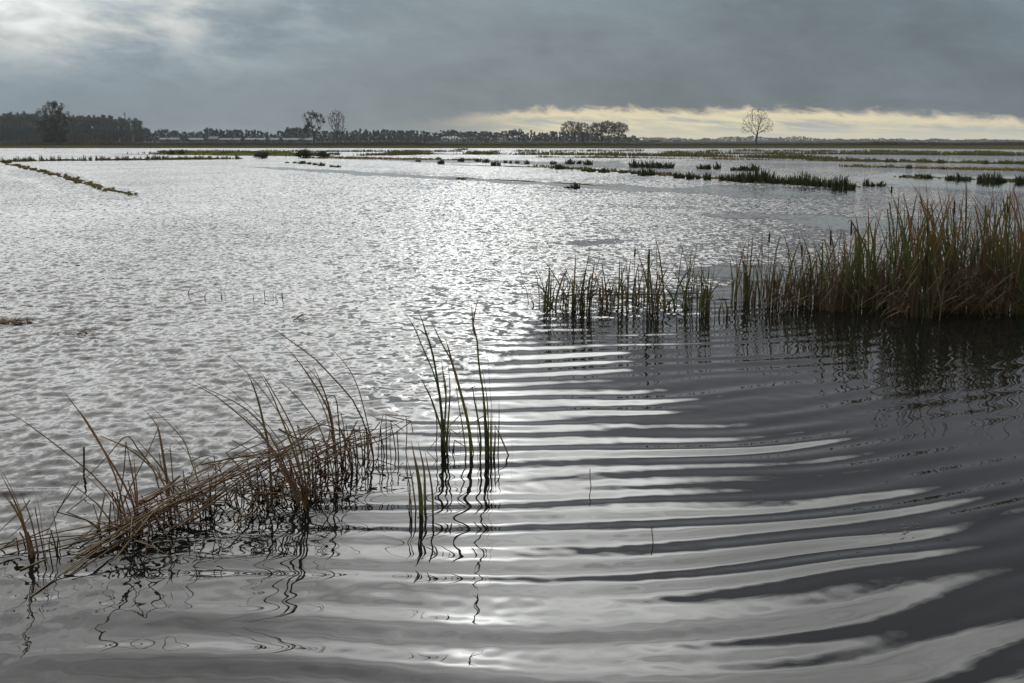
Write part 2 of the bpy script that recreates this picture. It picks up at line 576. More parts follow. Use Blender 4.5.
    nn = n.vm('NORMALIZE', n.vm('ADD', g.outputs['Normal'], tilt))
    b = n.new('ShaderNodeBsdfPrincipled')
    b.inputs['Base Color'].default_value = (.006, .007, .006, 1)
    b.inputs['Roughness'].default_value = .025
    b.inputs['IOR'].default_value = 1.333
    n.put(b.inputs['Normal'], nn)
    n.t.links.new(b.outputs[0], out.inputs[0])
    me.materials.append(m)
    o = bpy.data.objects.new('water', me); col.objects.link(o)
    tag(o, kind='structure')
    return o


WAVE1, WAVE2, WAVEB = 0.95, 0.36, 0.11
make_water()

# ------------------------------------------------------------------ ground: bed of the flood, far meadow, land to the horizon
LAND = 0.25


def shore(x):
    return 285 - 55 * sstep(x, 95, 150) + 7 * pnoise(x * .02 + 4, x * 0 + .3) + 3 * pnoise(x * .09, x * 0 + 5.2)


def make_ground():
    xs = np.concatenate([-np.geomspace(3300, 262, 24), np.arange(-258, 259, 3.0), np.geomspace(262, 3300, 24)])
    ys = np.concatenate([-np.geomspace(3300, 10, 16), np.array([-4, -1.5, -.6, .1, .6, 1.2, 3, 10, 40, 90, 150]), np.arange(190, 320, 2.5), np.geomspace(322, 3280, 40)])
    X, Y = np.meshgrid(xs, ys, indexing='ij')
    z = -.45 + .70 * sstep(Y - shore(X), -3, 4) + .06 * pnoise(X * .05, Y * .02) * (Y > 200)
    z = np.where(Y < 3, -.45 + .75 * sstep(Y, 1.0, -.5), z)
    nx, ny = len(xs), len(ys)
    V = np.stack([X, Y, z], -1).reshape(-1, 3)
    i = np.arange(nx - 1)[:, None]; j = np.arange(ny - 1)[None, :]
    fs = np.stack([i * ny + j, (i + 1) * ny + j, (i + 1) * ny + j + 1, i * ny + j + 1], -1).reshape(-1, 4)
    me = bpy.data.meshes.new('ground'); me.from_pydata(V.tolist(), [], fs.tolist())
    m, n, out = new_mat('meadow_ground')
    g = n.new('ShaderNodeNewGeometry')
    x, y, _ = n.sep(g.outputs['Position'])
    a = n.noise(n.xyz(x * .02, y * .05, 0.0), 1.0, 5.0, .6)
    b = n.noise(n.xyz(x * .5, y * .3, 0.0), 1.0, 3.0, .6)
    c = n.mix(n.ss(a, .38, .6), rgb(.056, .072, .018), rgb(.070, .062, .022))
    c = n.mix(n.ss(b, .5, .75), c, rgb(.04, .04, .016))
    c = n.mix(n.ss(y, 330, 420), c, rgb(.045, .036, .021))
    p = n.new('ShaderNodeBsdfPrincipled'); n.put(p.inputs['Base Color'], c); p.inputs['Roughness'].default_value = .95
    p.inputs['Specular IOR Level'].default_value = 0.0
    n.t.links.new(p.outputs[0], out.inputs[0])
    me.materials.append(m)
    o = bpy.data.objects.new('ground', me); col.objects.link(o); tag(o, kind='structure')


make_ground()


def bank_mat(name, a, b, c):
    m, n, out = new_mat(name)
    g = n.new('ShaderNodeNewGeometry')
    q = n.noise(g.outputs['Position'], .9, 5.0, .65)
    r = n.noise(g.outputs['Position'], .12, 3.0)
    cc = n.mix(n.ss(q, .4, .62), rgb(*a), rgb(*b)); cc = n.mix(n.ss(r, .45, .65), cc, rgb(*c))
    p = n.new('ShaderNodeBsdfPrincipled'); n.put(p.inputs['Base Color'], cc); p.inputs['Roughness'].default_value = .95
    p.inputs['Specular IOR Level'].default_value = 0.0
    n.t.links.new(p.outputs[0], out.inputs[0])
    return m


M['bank_olive'] = bank_mat('bank_olive', (.048, .048, .018), (.075, .062, .026), (.035, .032, .016))
M['bank_brown'] = bank_mat('bank_brown', (.07, .052, .026), (.10, .075, .036), (.045, .036, .02))
M['bank_green'] = bank_mat('bank_green', (.075, .088, .022), (.11, .105, .03), (.05, .052, .018))


def bank(pix, half, height, mat, name='bank', gaps=.0, seed=0):
    """a low strip of land just above the flood along a line of pixels; edges wander"""
    rnd = random.Random(seed)
    pts = [at(*p) for p in pix]
    # resample
    line = []
    for a, b in zip(pts, pts[1:]):
        n = max(2, int((b - a).length / (0.6 if a.y < 130 else 1.5)))
        for i in range(n): line.append(a.lerp(b, i / n))
    line.append(pts[-1])
    v = []; f = []
    N = len(line)
    ph = rnd.uniform(0, 100)
    for i, p in enumerate(line):
        t = (line[min(i + 1, N - 1)] - line[max(i - 1, 0)]).normalized()
        s = Vector((-t.y, t.x, 0))
        arr = np.array([i * .13 + ph])
        wv = float(pnoise(arr, arr * 0 + .5)[0]); wz = float(pnoise(arr * 1.7 + 40, arr * 0 + .5)[0]); w2 = float(pnoise(arr * 3 + 80, arr * 0 + .5)[0])
        taper = min(1, i / 6, (N - 1 - i) / 6)
        hw = half * max(.12, (1 + .8 * wv)) * max(.1, taper); off = s * (w2 * half * .6)
        top = (height * (1 + 1.1 * wz) - gaps) * taper
        for u, zz in ((-1.35, -.3), (-1, -.02), (-.5, top * .8), (0, top), (.5, top * .8), (1, -.02), (1.35, -.3)):
            q = p + off + s * (u * hw)
            v.append((q.x, q.y, zz))
    for i in range(N - 1):
        for k in range(6):
            a = i * 7 + k
            f.append((a, a + 1, a + 8, a + 7))
    me = bpy.data.meshes.new(name); me.from_pydata(v, [], f); me.materials.append(mat)
    o = bpy.data.objects.new(name, me); col.objects.link(o); tag(o, kind='structure')
    return line


line_left = bank([(-60, 163), (0, 162), (40, 161), (120, 160.3), (245, 159)], 1.1, .15, M['bank_olive'], seed=1)
line_diag = bank([(2, 163.5), (18, 166), (35, 170), (60, 176), (85, 183), (110, 190), (137, 196.5)], .30, .04, M['bank_brown'], gaps=.02, seed=2)
isl = bank([(163, 153.2), (215, 153.8), (262, 155.2), (300, 155.3), (340, 156)], 7.0, .40, M['bank_green'], name='islet', seed=3)
bank([(205, 151), (330, 151.5), (460, 151.5)], 2.2, .07, M['bank_olive'], gaps=.01, seed=4)
line_mid = bank([(360, 155.3), (430, 154), (560, 154.5), (720, 156.5), (835, 159.5)], 2.6, .09, M['bank_olive'], gaps=.01, seed=5)
bank([(300, 157.6), (400, 159), (470, 160)], 1.6, .06, M['bank_brown'], gaps=.01, seed=6)
bank([(540, 157), (700, 158.5)], 1.3, .05, M['bank_brown'], gaps=.01, seed=7)
line_r1 = bank([(690, 153.3), (850, 154), (960, 154.8), (1060, 155.5)], 2.6, .12, M['bank_olive'], seed=8)
line_r2 = bank([(820, 160.5), (930, 162.5), (1060, 164.5)], 1.6, .10, M['bank_olive'], seed=9)
bank([(850, 166.3), (960, 169), (1060, 171)], .8, .05, M['bank_brown'], gaps=.02, seed=10)
bank([(440, 164.5), (560, 168), (660, 174), (720, 179), (860, 186), (900, 184.5)], .7, .035, M['bank_brown'], gaps=.012, seed=11)
bank([(430, 178), (470, 178.5), (560, 183), (620, 187)], .35, .025, M['bank_brown'], gaps=.012, seed=12)
bank([(900, 176), (1000, 180), (1060, 182.5)], .6, .035, M['bank_brown'], gaps=.012, seed=13)
bank([(95, 154), (160, 154.5), (175, 155)], 1.2, .05, M['bank_brown'], gaps=.01, seed=14)
bank([(640, 151), (780, 151.3), (1060, 152.5)], 2.0, .06, M['bank_olive'], gaps=.01, seed=15)
for i, l in enumerate((line_left, line_diag)): pass

# ------------------------------------------------------------------ tufts, far and mid
def tuft_mesh(seed, n, mat, fan=.35, width=.05, stiff=.7):
    r = random.Random(seed); b = MB()
    for i in range(n):
        a = r.uniform(0, 6.283); rad = r.random() ** .6 * .42
        p = Vector((math.cos(a) * rad, math.sin(a) * rad, -.15))
        h = (r.uniform(.3, .8) if r.random() < .8 else r.uniform(.8, 1.1)) * (1 - .35 * rad / .42)
        out = Vector((math.cos(a), math.sin(a), 0)) * fan * r.uniform(.1, 1.0) * (rad / .42 * .8 + .2)
        pts = [p, p + Vector((0, 0, .15 + h * .45)) + out * .3, p + Vector((0, 0, .15 + h * .85)) + out * .75, p + Vector((0, 0, .15 + h * (1 - .3 * (1 - stiff)))) + out * 1.2]
        b.ribbon(pts, width * r.uniform(.6, 1.2), r, hue=r.random())
    return b


def variants(name, k, n, mat, **kw):
    res = []
    for i in range(k):
        o = tuft_mesh(100 + i + hash_(name), n, mat, **kw).build(name, mat)
        res.append(o.data)
        bpy.data.objects.remove(o)
    return res


def hash_(s): return sum(ord(c) * (i + 1) for i, c in enumerate(s))


V_rush = variants('rush_tuft', 5, 85, M['rush'], fan=.30, width=.075)
V_grass = variants('grass_tuft', 5, 60, M['grass'], fan=.45, width=.09, stiff=.4)
V_spiky = variants('grass_tuft', 4, 34, M['grass'], fan=.22, width=.075, stiff=.8)
V_sedge = variants('sedge_tuft', 4, 60, M['sedge'], fan=.6, width=.10, stiff=.2)


def place(name, mesh, p, w, h, rz, depth=None):
    o = bpy.data.objects.new(name, mesh); col.objects.link(o)
    o.location = p; o.scale = (w, depth or w, h); o.rotation_euler = (0, 0, rz)
    return o


ORD = 'first second third fourth fifth sixth seventh eighth ninth tenth eleventh twelfth thirteenth fourteenth fifteenth sixteenth seventeenth eighteenth nineteenth twentieth'.split()


def tuft_row(entries, where, group, looks='rush tuft', mesh=V_rush, name='rush_tuft', cat='rush'):
    """entries (px, base py, height px, width px); every tuft's label counts along the row"""
    entries = sorted(entries)
    for i, (px, py, hp, wp) in enumerate(entries):
        p = at(px, py); k = p.y / F
        o = place(name, rng.choice(mesh), p, wp * k * 1.2, hp * k * 1.38, 0 if rng.random() < .5 else math.pi, depth=min(wp * k, 1.6))
        size = 'tall ' if hp >= 10 else ('broad ' if wp >= 12 else ('small ' if hp <= 3 else ''))
        tag(o, '%s%s, %s from left %s' % (size, looks, ORD[i], where), cat, group)


tuft_row([(287, 163, 1.5, 4), (295, 163.3, 2, 4), (302, 163.7, 3.2, 8), (309, 164.3, 2.5, 5), (315, 165, 2.5, 5), (321.5, 165.8, 3.2, 7), (332, 167, 2.2, 5), (338, 167.4, 2.2, 6)],
         'in front of the shrub islet', 'dark tufts in front of the shrub islet', 'low dark tuft')
tuft_row([(418, 161.5, 2.2, 5), (441, 164, 4.5, 7), (439, 159.5, 2.5, 5), (461, 161.5, 4, 6.5), (478, 161.6, 3, 6), (486, 162.5, 4, 7), (496, 166, 6, 9), (505.5, 163, 3, 4), (510.5, 163.3, 3, 3), (517, 163.4, 3, 4), (527, 163.8, 3.5, 5)],
         'in the open row below the pine wood', 'rush tufts in the middle of the flood')
tuft_row([(553, 164, 3.5, 6), (560, 169.3, 6, 10), (570, 163.6, 4.5, 9), (579, 163.6, 3.5, 5), (588, 164.4, 4.5, 9), (571, 169.4, 2.5, 5), (584, 171.3, 2.5, 6), (591, 172, 3.8, 8), (604, 172.6, 4.4, 11)],
         'in the scattered bed mid-flood', 'rush tufts of the scattered middle bed')
tuft_row([(634, 167, 7, 9), (642, 167, 6, 6), (651, 167.2, 7.5, 10), (660, 167.5, 6, 9), (669, 167.6, 6, 9)],
         'in the short far row left of the long bed', 'rush tufts of the short back row')
tuft_row([(623, 173, 3.5, 7), (635, 174, 4, 8), (643, 175.4, 6.5, 10), (650, 175.5, 7, 9), (658, 174.6, 3, 5), (669, 174.6, 3, 6), (677, 178, 6.5, 7), (682, 178.4, 5.5, 6), (690, 179.2, 8, 8), (698, 179.2, 5.5, 4.5), (707, 179.8, 8.5, 7)],
         'in the front row left of the long bed', 'rush tufts left of the long rush bed')
tuft_row([(701, 169, 4.5, 8), (707, 169.2, 5.5, 8), (717, 169, 6.5, 7), (735, 170.4, 4, 9), (744, 170.6, 5.5, 10), (753, 170.6, 6, 12)],
         'in the row behind the long bed', 'rush tufts behind the long rush bed')
tuft_row([(723, 180.5, 7, 8), (731.5, 181, 8, 9), (739, 181.5, 10, 9), (747, 182, 12, 10), (756, 182, 14, 11), (765, 182.5, 14, 11), (773, 183, 10, 9), (779, 183.4, 8, 8)],
         'in the left half of the long bed', 'rush tufts of the long bed, left half', 'dense rush tuft')
tuft_row([(788, 184, 9, 9), (796, 184.6, 11, 10), (804, 185, 13.5, 10), (812, 185.6, 11, 10), (820, 186.2, 9.5, 10), (828, 187, 9, 8), (837, 188.3, 13, 10), (844, 188.5, 13, 8), (851, 189, 8, 8)],
         'in the right half of the long bed', 'rush tufts of the long bed, right half', 'dense rush tuft')
tuft_row([(866, 186, 8, 6), (872, 186.2, 4, 6), (881, 186, 4.5, 8)], 'just right of the long bed', 'rush tufts right of the long bed')
tuft_row([(907, 176.8, 2.5, 8), (920, 177.5, 4.5, 9), (927, 177.8, 4.5, 8), (950, 179.3, 5, 9), (958, 179.7, 6, 8), (966, 180, 4.5, 8), (980, 181.4, 8, 6), (987, 181.7, 10, 8), (996, 182, 10, 9), (1003, 182, 4, 6), (1019, 182.8, 9, 7), (1027, 183, 10, 8)],
         'in the row beyond the cattails', 'rush tufts beyond the cattail bed')
tuft_row([(858, 166.5, 2.4, 9), (884, 167.5, 2, 5), (891, 167.3, 3, 4), (909, 168.5, 4.5, 5), (921, 168.6, 2.5, 5), (942, 169.2, 2.6, 6), (968, 169.4, 2, 6)],
         'in the thin far row beyond the cattails', 'small rush tufts of the far right row')

SINGLES = [
    (575.5, 188.6, 7, 9, 'lone bushy rush tuft standing apart in the open water mid-picture', V_rush, 'rush_tuft', 'rush'),
    (568, 188.2, 2.2, 8, 'low drowned edge of rush beside the lone bushy tuft', V_rush, 'rush_tuft', 'rush'),
    (461, 179, 2.6, 9, 'low sparse green tuft on the submerged line mid-picture', V_grass, 'grass_tuft', 'grass'),
    (461, 150, 2.6, 11, 'reddish brown sedge hummock alone far out in the flood', V_sedge, 'sedge_tuft', 'sedge'),
    (42, 171.8, 2.2, 2.4, 'small dark tuft, left of the pair on the diagonal ridge', V_rush, 'rush_tuft', 'rush'),
    (46, 172, 2.8, 2.4, 'small dark tuft, right of the pair on the diagonal ridge', V_rush, 'rush_tuft', 'rush'),
    (7, 163, 5, 9, 'dark grass clump where the diagonal ridge meets the straight one', V_grass, 'grass_tuft', 'grass'),
]
for px, py, hp, wp, lab, mesh, nm, ct in SINGLES:
    p = at(px, py); k = p.y / F
    tag(place(nm, mesh[0], p, wp * k * 1.15, hp * k * 1.15, 0, depth=min(wp * k, 1.2)), lab, ct)


def along_line(line, n, hp, wp, mesh, name, label, cat, group, jit=.5, seed=0, xr=(0, 1), top=.02):
    r = random.Random(seed)
    for i in range(n):
        u = xr[0] + (xr[1] - xr[0]) * ((i + r.uniform(-.45, .45)) / n)
        k = max(0, min(int(u * (len(line) - 1)), len(line) - 1))
        p = line[k] + Vector((r.uniform(-jit, jit), r.uniform(-jit, jit), top))
        s = p.y / F
        hh = r.uniform(*hp) * s; ww = r.uniform(*wp) * s
        tag(place(name, r.choice(mesh), p, ww, hh, r.uniform(0, 6.28), depth=min(ww, 1.5)), label, cat, group)


along_line(line_left, 120, (1.5, 7.0), (2, 6), V_spiky, 'grass_tuft', 'olive grass tuft on the straight low ridge at the far left of the flood', 'grass', 'grass tufts on the straight left ridge', top=.05, seed=1, xr=(.2, 1))
along_line(line_diag, 110, (.8, 2.8), (1.5, 5), V_sedge, 'sedge_tuft', 'yellow-brown sedge tuft on the diagonal ridge that points into the flood', 'sedge', 'sedge tufts on the diagonal ridge', jit=.38, seed=2, xr=(.1, 1))
along_line(isl, 70, (1.8, 3.6), (6, 12), V_grass, 'grass_tuft', 'green grass tuft on the low islet around the yellow-green shrub', 'grass', 'grass tufts on the shrub islet', jit=3.0, seed=3, top=.2)
along_line(line_r2, 80, (1.8, 5.4), (3, 8), V_grass, 'grass_tuft', 'grass tuft on the nearer strip at the right edge of the flood', 'grass', 'grass tufts on the near right strip', jit=1.2, seed=6)


def grass_strip(pix, n, hp, label, seed, mat='grass', jit=2.5, clump_=.5):
    """drowned grass along a far strip: far too fine and dense to count, one object"""
    r = random.Random(seed); b = MB()
    pts = [at(*p) for p in pix]
    for i in range(n):
        k = r.randrange(len(pts) - 1); q = pts[k].lerp(pts[k + 1], r.random())
        arr = np.array([q.x * .22 + seed * 9.7])
        d = float(pnoise(arr, arr * 0 + .5)[0]) + .6 * float(pnoise(arr * 4.3, arr * 0 + 3.5)[0])
        if d < r.uniform(-.5, .3) * clump_ * 2: continue
        q = q + Vector((r.uniform(-1, 1), r.gauss(0, jit), 0))
        h = r.uniform(*hp) * q.y / F * (1 + .6 * d)
        l = Vector((r.gauss(0, .3) * h, r.gauss(0, .3) * h, 0)); q.z = -.1
        b.ribbon([q, q + Vector((0, 0, .1 + h * .6)) + l * .4, q + Vector((0, 0, .1 + h)) + l], r.uniform(.08, .2), r, 0, r.random(), side=Vector((1, r.uniform(-.5, .5), 0)))
    tag(b.build('grass', M[mat]), label, kind='stuff')


grass_strip([(360, 155.6), (430, 154.2), (560, 154.8), (720, 156.8), (850, 159.8)], 3600, (1.4, 3.4), 'olive grass of the long drowned strip across the middle of the flood', 3)
grass_strip([(650, 153.6), (850, 154.3), (960, 155), (1060, 155.8)], 2600, (1.2, 3.0), 'olive grass of the far strip right of the lone bare tree', 4)
grass_strip([(700, 151), (1060, 152.6)], 1800, (.8, 2.0), 'farthest drowned grass along the right shore', 5)
grass_strip([(205, 151.4), (330, 151.8), (470, 151.7), (640, 151.2)], 1800, (.8, 1.9), 'farthest drowned grass along the left and middle shore', 6)
grass_strip([(300, 157.8), (400, 159.2), (480, 160.2)], 900, (.8, 1.8), 'thin brown grass on the strip right of the shrub islet', 7, 'sedge', 1.4)
grass_strip([(540, 157.3), (700, 158.8), (840, 161)], 1000, (.7, 1.8), 'thin brown grass below the long middle strip', 8, 'sedge', 1.2)
grass_strip([(850, 166.6), (960, 169.3), (1060, 171.3)], 800, (.8, 2.2), 'thin brown grass in the far row beyond the cattails', 9, 'sedge', .8)
grass_strip([(540, 166.5), (600, 171), (660, 174.3), (720, 179.5), (860, 186.5)], 380, (.8, 2.4), 'sparse drowned grass between the rush tufts mid-flood', 10, 'grass', 1.0)
grass_strip([(895, 176.5), (1000, 180.5), (1060, 183)], 220, (.8, 2.2), 'sparse drowned grass between the rushes beyond the cattails', 11, 'grass', .5)
grass_strip([(140, 153.6), (300, 155.5), (345, 156.4)], 1600, (1.0, 2.6), 'rough green grass covering the shrub islet', 12, 'grass', 3.0, .2)

# ------------------------------------------------------------------ shrubs on the islet
def leaf_cloud(b, r, centre, rad, n, size, mi=0):
    for _ in range(n):
        d = Vector((r.gauss(0, 1), r.gauss(0, 1), r.gauss(0, 1))).normalized() * (r.random() ** .4)
        b.leaf(Vector((centre[0] + d.x * rad[0], centre[1] + d.y * rad[1], centre[2] + d.z * rad[2])), size * r.uniform(.6, 1.3), r, mi)


def shrub(px, py, wpx, hpx, mat, label, seed, n=900, name='shrub'):
    p = at(px, py, .12); k = p.y / F; W = wpx * k / 2; Hh = hpx * k
    r = random.Random(seed)
    t = empty(name, p); tag(t, label, 'shrub')
    b = MB()
    for i in range(14):
        a = r.uniform(0, 6.28); q = r.random() ** .5
        c = (math.cos(a) * q * W * .75, math.sin(a) * q * W * .5, Hh * r.uniform(.06, .75) * (1 - .5 * q * q))
        leaf_cloud(b, r, c, (W * .42, W * .35, Hh * .26), n // 14, .12 * Hh)
    b.build('foliage', mat, t, smooth=False)
    s = MB()
    for i in range(16):
        a = r.uniform(0, 6.28); q = r.random() * W * .7
        s.tube([Vector((r.gauss(0, .1), r.gauss(0, .1), -.4)), Vector((math.cos(a) * q * .5, math.sin(a) * q * .4, Hh * .4)), Vector((math.cos(a) * q, math.sin(a) * q * .6, Hh * r.uniform(.7, 1.0)))], [.05, .035, .015], 4)
    s.build('stems', M['twig'], t)
    return t


shrub(305, 157, 17, 9.5, M['shrub'], 'rounded yellow-green shrub on the grassy islet, left of the lower bush', 1)
shrub(323, 157, 20, 6.5, M['shrub'], 'lower spreading yellow-green bush on the islet, right of the rounded one', 2)
shrub(262, 157.4, 17, 6, M['darkshrub'], 'dark brown low mound of twigs at the water edge of the islet', 3)
shrub(171, 154, 9, 5, M['shrub'], 'small green bush at the left tip of the islet', 4, n=500)
shrub(181, 154, 8, 4.5, M['shrub'], 'small green bush beside the one at the left tip of the islet', 5, n=500)

# ------------------------------------------------------------------ reed belt and far trees
def reed_belt():
    r = random.Random(4); b = MB()
    for i in range(15000):
        y = r.uniform(415, 500)
        x = r.uniform(-.66, .66) * y
        arr = np.array([x * .03])
        d = float(pnoise(arr, arr * 0 + 1.5)[0]) + .5 * float(pnoise(arr * 4, arr * 0 + 8.5)[0])
        ax = x / y * F + CX
        lvl = np.interp(ax, [0, 140, 150, 230, 420, 430, 620, 640, 840, 870, 1024], [1.25, 1.3, 1.0, 1.25, 1.2, .7, .85, .7, .75, 1.35, 1.2])
        h = max(.3, lvl * (1 + .35 * d)) * r.uniform(.6, 1.15)
        l = Vector((r.gauss(0, .18), r.gauss(0, .18), 0))
        p = Vector((x, y, LAND - .1))
        b.ribbon([p, p + Vector((0, 0, h * .6)) + l * .4, p + Vector((0, 0, h)) + l], r.uniform(.25, .55), r, hue=r.random(), side=Vector((1, r.uniform(-.4, .4), 0)))
    o = b.build('reeds', M['belt'])
    tag(o, 'belt of brown dry reeds along the far meadow in front of the trees', 'reeds', kind='stuff')


reed_belt()


def crown_tree(name, px, top_y, Y, label, seed, env, trunk_h, leaves=0, lsize=.35, lmat='leaf_grey', n_att=900, kill=.055, minr=.05, share=1.0, group=None, jitter=.4, up=.12):
    """limbs grow towards points scattered through the crown's volume. env: ellipsoids (cx, cz, rx, rz) in units of the height"""
    rs = np.random.RandomState(seed); r = random.Random(seed)
    p = at_depth(px, 141, Y); p.z = LAND
    H = at_depth(px, top_y, Y).z - LAND
    att = []
    while len(att) < n_att:
        cx, cz, rx, rz = env[rs.randint(len(env))]
        d = rs.normal(size=3); d /= np.linalg.norm(d); d *= rs.uniform(.12, 1) ** .40
        att.append((cx + d[0] * rx, d[1] * rx, cz + d[2] * rz))
    att = np.array(att)
    step = .030
    nodes = [np.array([0, 0, -.02])]; par = [-1]
    while nodes[-1][2] < trunk_h:
        nodes.append(nodes[-1] + np.array([rs.normal(0, .08), rs.normal(0, .08), 1.0]) * step); par.append(len(nodes) - 2)
    for it in range(90):
        N = np.array(nodes)
        dist = np.linalg.norm(att[:, None, :] - N[None], axis=2)
        near = dist.argmin(1); dm = dist[np.arange(len(att)), near]
        keep = dm > kill
        att, near = att[keep], near[keep]
        if not len(att): break
        grown = 0
        for k in np.unique(near):
            v = att[near == k] - N[k]; v = (v / np.linalg.norm(v, axis=1)[:, None]).mean(0)
            v = v + rs.normal(0, .18, 3) + np.array([0, 0, up]); v /= max(1e-6, np.linalg.norm(v))
            q = N[k] + v * step
            if np.linalg.norm(N - q, axis=1).min() > step * .35:
                nodes.append(q); par.append(k); grown += 1
        if not grown: break
    n = len(nodes); load = np.zeros(n); kids = [[] for _ in range(n)]
    for i in range(n - 1, 0, -1):
        if load[i] == 0: load[i] = 1
        load[par[i]] += load[i]; kids[par[i]].append(i)
    load[0] = max(load[0], 1)
    rad = np.maximum(minr, H * .024 * (load / load.max()) ** .5)
    V = [Vector(q * H) for q in nodes]
    t = empty(name, p); tag(t, label, 'tree', group)
    tr = MB(); br = MB()
    def chain(i):
        out = [i]
        while kids[out[-1]]:
            out.append(max(kids[out[-1]], key=lambda k: load[k]))
        return out
    todo = [0]; first = True
    while todo:
        i = todo.pop(); c = chain(i)
        seq = ([par[i]] if par[i] >= 0 else []) + c
        if len(seq) > 1:
            (tr if first else br).tube([V[k] for k in seq], [rad[k] if k != par[i] else min(rad[k], rad[i] * 1.3) for k in seq], 6 if first else (4 if load[i] > 12 else 3))
        first = False
        for k in c:
            big = max(kids[k], key=lambda q: load[q]) if kids[k] else None
            todo += [q for q in kids[k] if q != big]
    tips = [i for i in range(n) if not kids[i]]
    for i in tips:      # fine twigs
        for _ in range(3):
            d = Vector((r.gauss(0, 1), r.gauss(0, 1), r.gauss(.25, 1))).normalized() * H * r.uniform(.025, .06)
            br.tube([V[i], V[i] + d * .5 + Vector((0, 0, .04)), V[i] + d], [minr * .8, minr * .6, minr * .3], 3)
    tr.build('trunk', M['bark'], t); br.build('branches', M['twig'], t)
    if leaves:
        some = [i for i in tips if r.random() < share]
        if share < 1:      # leaf clumps stay on some of the boughs only
            cs = [V[r.choice(tips)] for _ in range(9)]
            some = [i for i in tips if min((V[i] - c_).length for c_ in cs) < H * .13] or tips
        b = MB()
        for _ in range(leaves):
            b.leaf(V[r.choice(some)] + Vector((r.gauss(0, jitter), r.gauss(0, jitter), r.gauss(0, jitter))), lsize * r.uniform(.6, 1.3), r)
        b.build('foliage', M[lmat], t, smooth=False)
    return t


crown_tree('bare_tree', 756, 106.5, 450, 'lone bare tree with a wide round crown against the pale strip of sky', 3, [(0, .62, .36, .36), (0, .78, .30, .20), (-.27, .47, .20, .20), (.28, .50, .20, .22), (.1, .5, .3, .2)], .15, n_att=800, minr=.06, kill=.055)
crown_tree('tall_tree', 314, 109, 480, 'tall open tree with yellowing leaf clumps left of its bare neighbour', 5, [(-.10, .76, .24, .20), (.10, .62, .22, .30), (-.16, .46, .16, .12)], .30, leaves=1300, lsize=.34, lmat='leaf_pale', n_att=520, minr=.06, share=.5)
crown_tree('bare_tree', 337, 108.5, 480, 'tall bare tree with upright twigs right of the yellowing one', 8, [(0, .70, .27, .28), (.06, .42, .22, .16)], .24, n_att=1000, minr=.085, up=.3)
crown_tree('round_tree', 571, 120, 620, 'round thin-leaved tree on the horizon, standing left of the flat-topped trio', 11, [(0, .62, .48, .36)], .2, leaves=1500, n_att=600, minr=.07)
crown_tree('round_tree', 583, 121.5, 624, 'narrower thin-leaved tree touching the right side of the round one', 12, [(0, .60, .38, .38)], .2, leaves=1000, n_att=420, minr=.07)
for k, (px, ty, sd_) in enumerate(((598, 121.8, 61), (608, 120.4, 62), (619, 121.6, 63))):
    crown_tree('round_tree', px, ty, 620, ('left', 'middle', 'right')[k] + ' stem of the flat-topped leafy tree trio left of the pale horizon gap', sd_, [(0, .68, .42, .31)], .3, leaves=1500, n_att=420, minr=.07, group='flat-topped tree trio')


def dark_tree():
    Y = 430; k = Y / F
    p = at_depth(55, 141, Y); p.z = LAND
    t = empty('leafy_tree', p); tag(t, 'large dark leafy tree standing alone in front of the poplar wood', 'tree')
    r = random.Random(9); b = MB()
    prof = [(146, 10), (138, 13), (130, 17), (122, 19.5), (114, 17.5), (108, 12.5), (104, 7)]     # row, half width px
    for i in range(150):
        yy = r.uniform(104.5, 143)
        hw = np.interp(-yy, [-q[0] for q in prof], [q[1] for q in prof])
        z = (145 - yy) * k
        a = r.uniform(0, 6.28); q = r.random() ** .45
        cx = math.cos(a) * q * hw * k * .86; cy = math.sin(a) * q * hw * k * .86
        if 104 < yy < 112 and -5.5 < cx / k < -1.5: continue        # the notch between the two tops
        leaf_cloud(b, r, (cx, cy, z), (1.05, 1.05, 1.15), 70, .24)
    b.build('foliage', M['leaf_dark'], t, smooth=False)
    s = MB(); r2 = random.Random(3)
    s.tube([Vector((0, 0, -.4)), Vector((.1, 0, 2)), Vector((0, .1, 5)), Vector((.2, 0, 12))], [.5, .4, .3, .06], 7)
    s.build('trunk', M['bark'], t)
    s = MB()
    for i in range(26):
        a = r2.uniform(0, 6.28); z0 = r2.uniform(1.5, 9); L = r2.uniform(3, 6.5)
        d = Vector((math.cos(a) * .55, math.sin(a) * .55, .8)).normalized()
        s.tube([Vector((0, 0, z0)), Vector((0, 0, z0)) + d * L * .5 + Vector((0, 0, .2)), Vector((0, 0, z0)) + d * L], [.14, .09, .03], 4)
    s.build('branches', M['bark'], t)


dark_tree()


def poplar_proto(seed, H):
    r = random.Random(seed)
    t = empty('poplar', (0, 0, 0))
    s = MB(); s.tube([Vector((0, 0, -.4)), Vector((r.gauss(0, .1), 0, H * .4)), Vector((r.gauss(0, .2), r.gauss(0, .2), H * .97))], [.26, .18, .04], 5)
    s.build('trunk', M['bark'], t)
    b = MB()
    for i in range(80):
        z = H * r.uniform(.08, .99)
        w_ = 1.6 * min(1, (1.0 - z / H) * 5 + .25) * min(1, z / H * 2.2 + .15)
        a = r.uniform(0, 6.28); q = r.random() ** .5 * w_
        leaf_cloud(b, r, (math.cos(a) * q, math.sin(a) * q, z), (.7, .7, 1.0), 10, .46)
    b.build('crown', M['leaf_grey'], t, smooth=False)
    return t


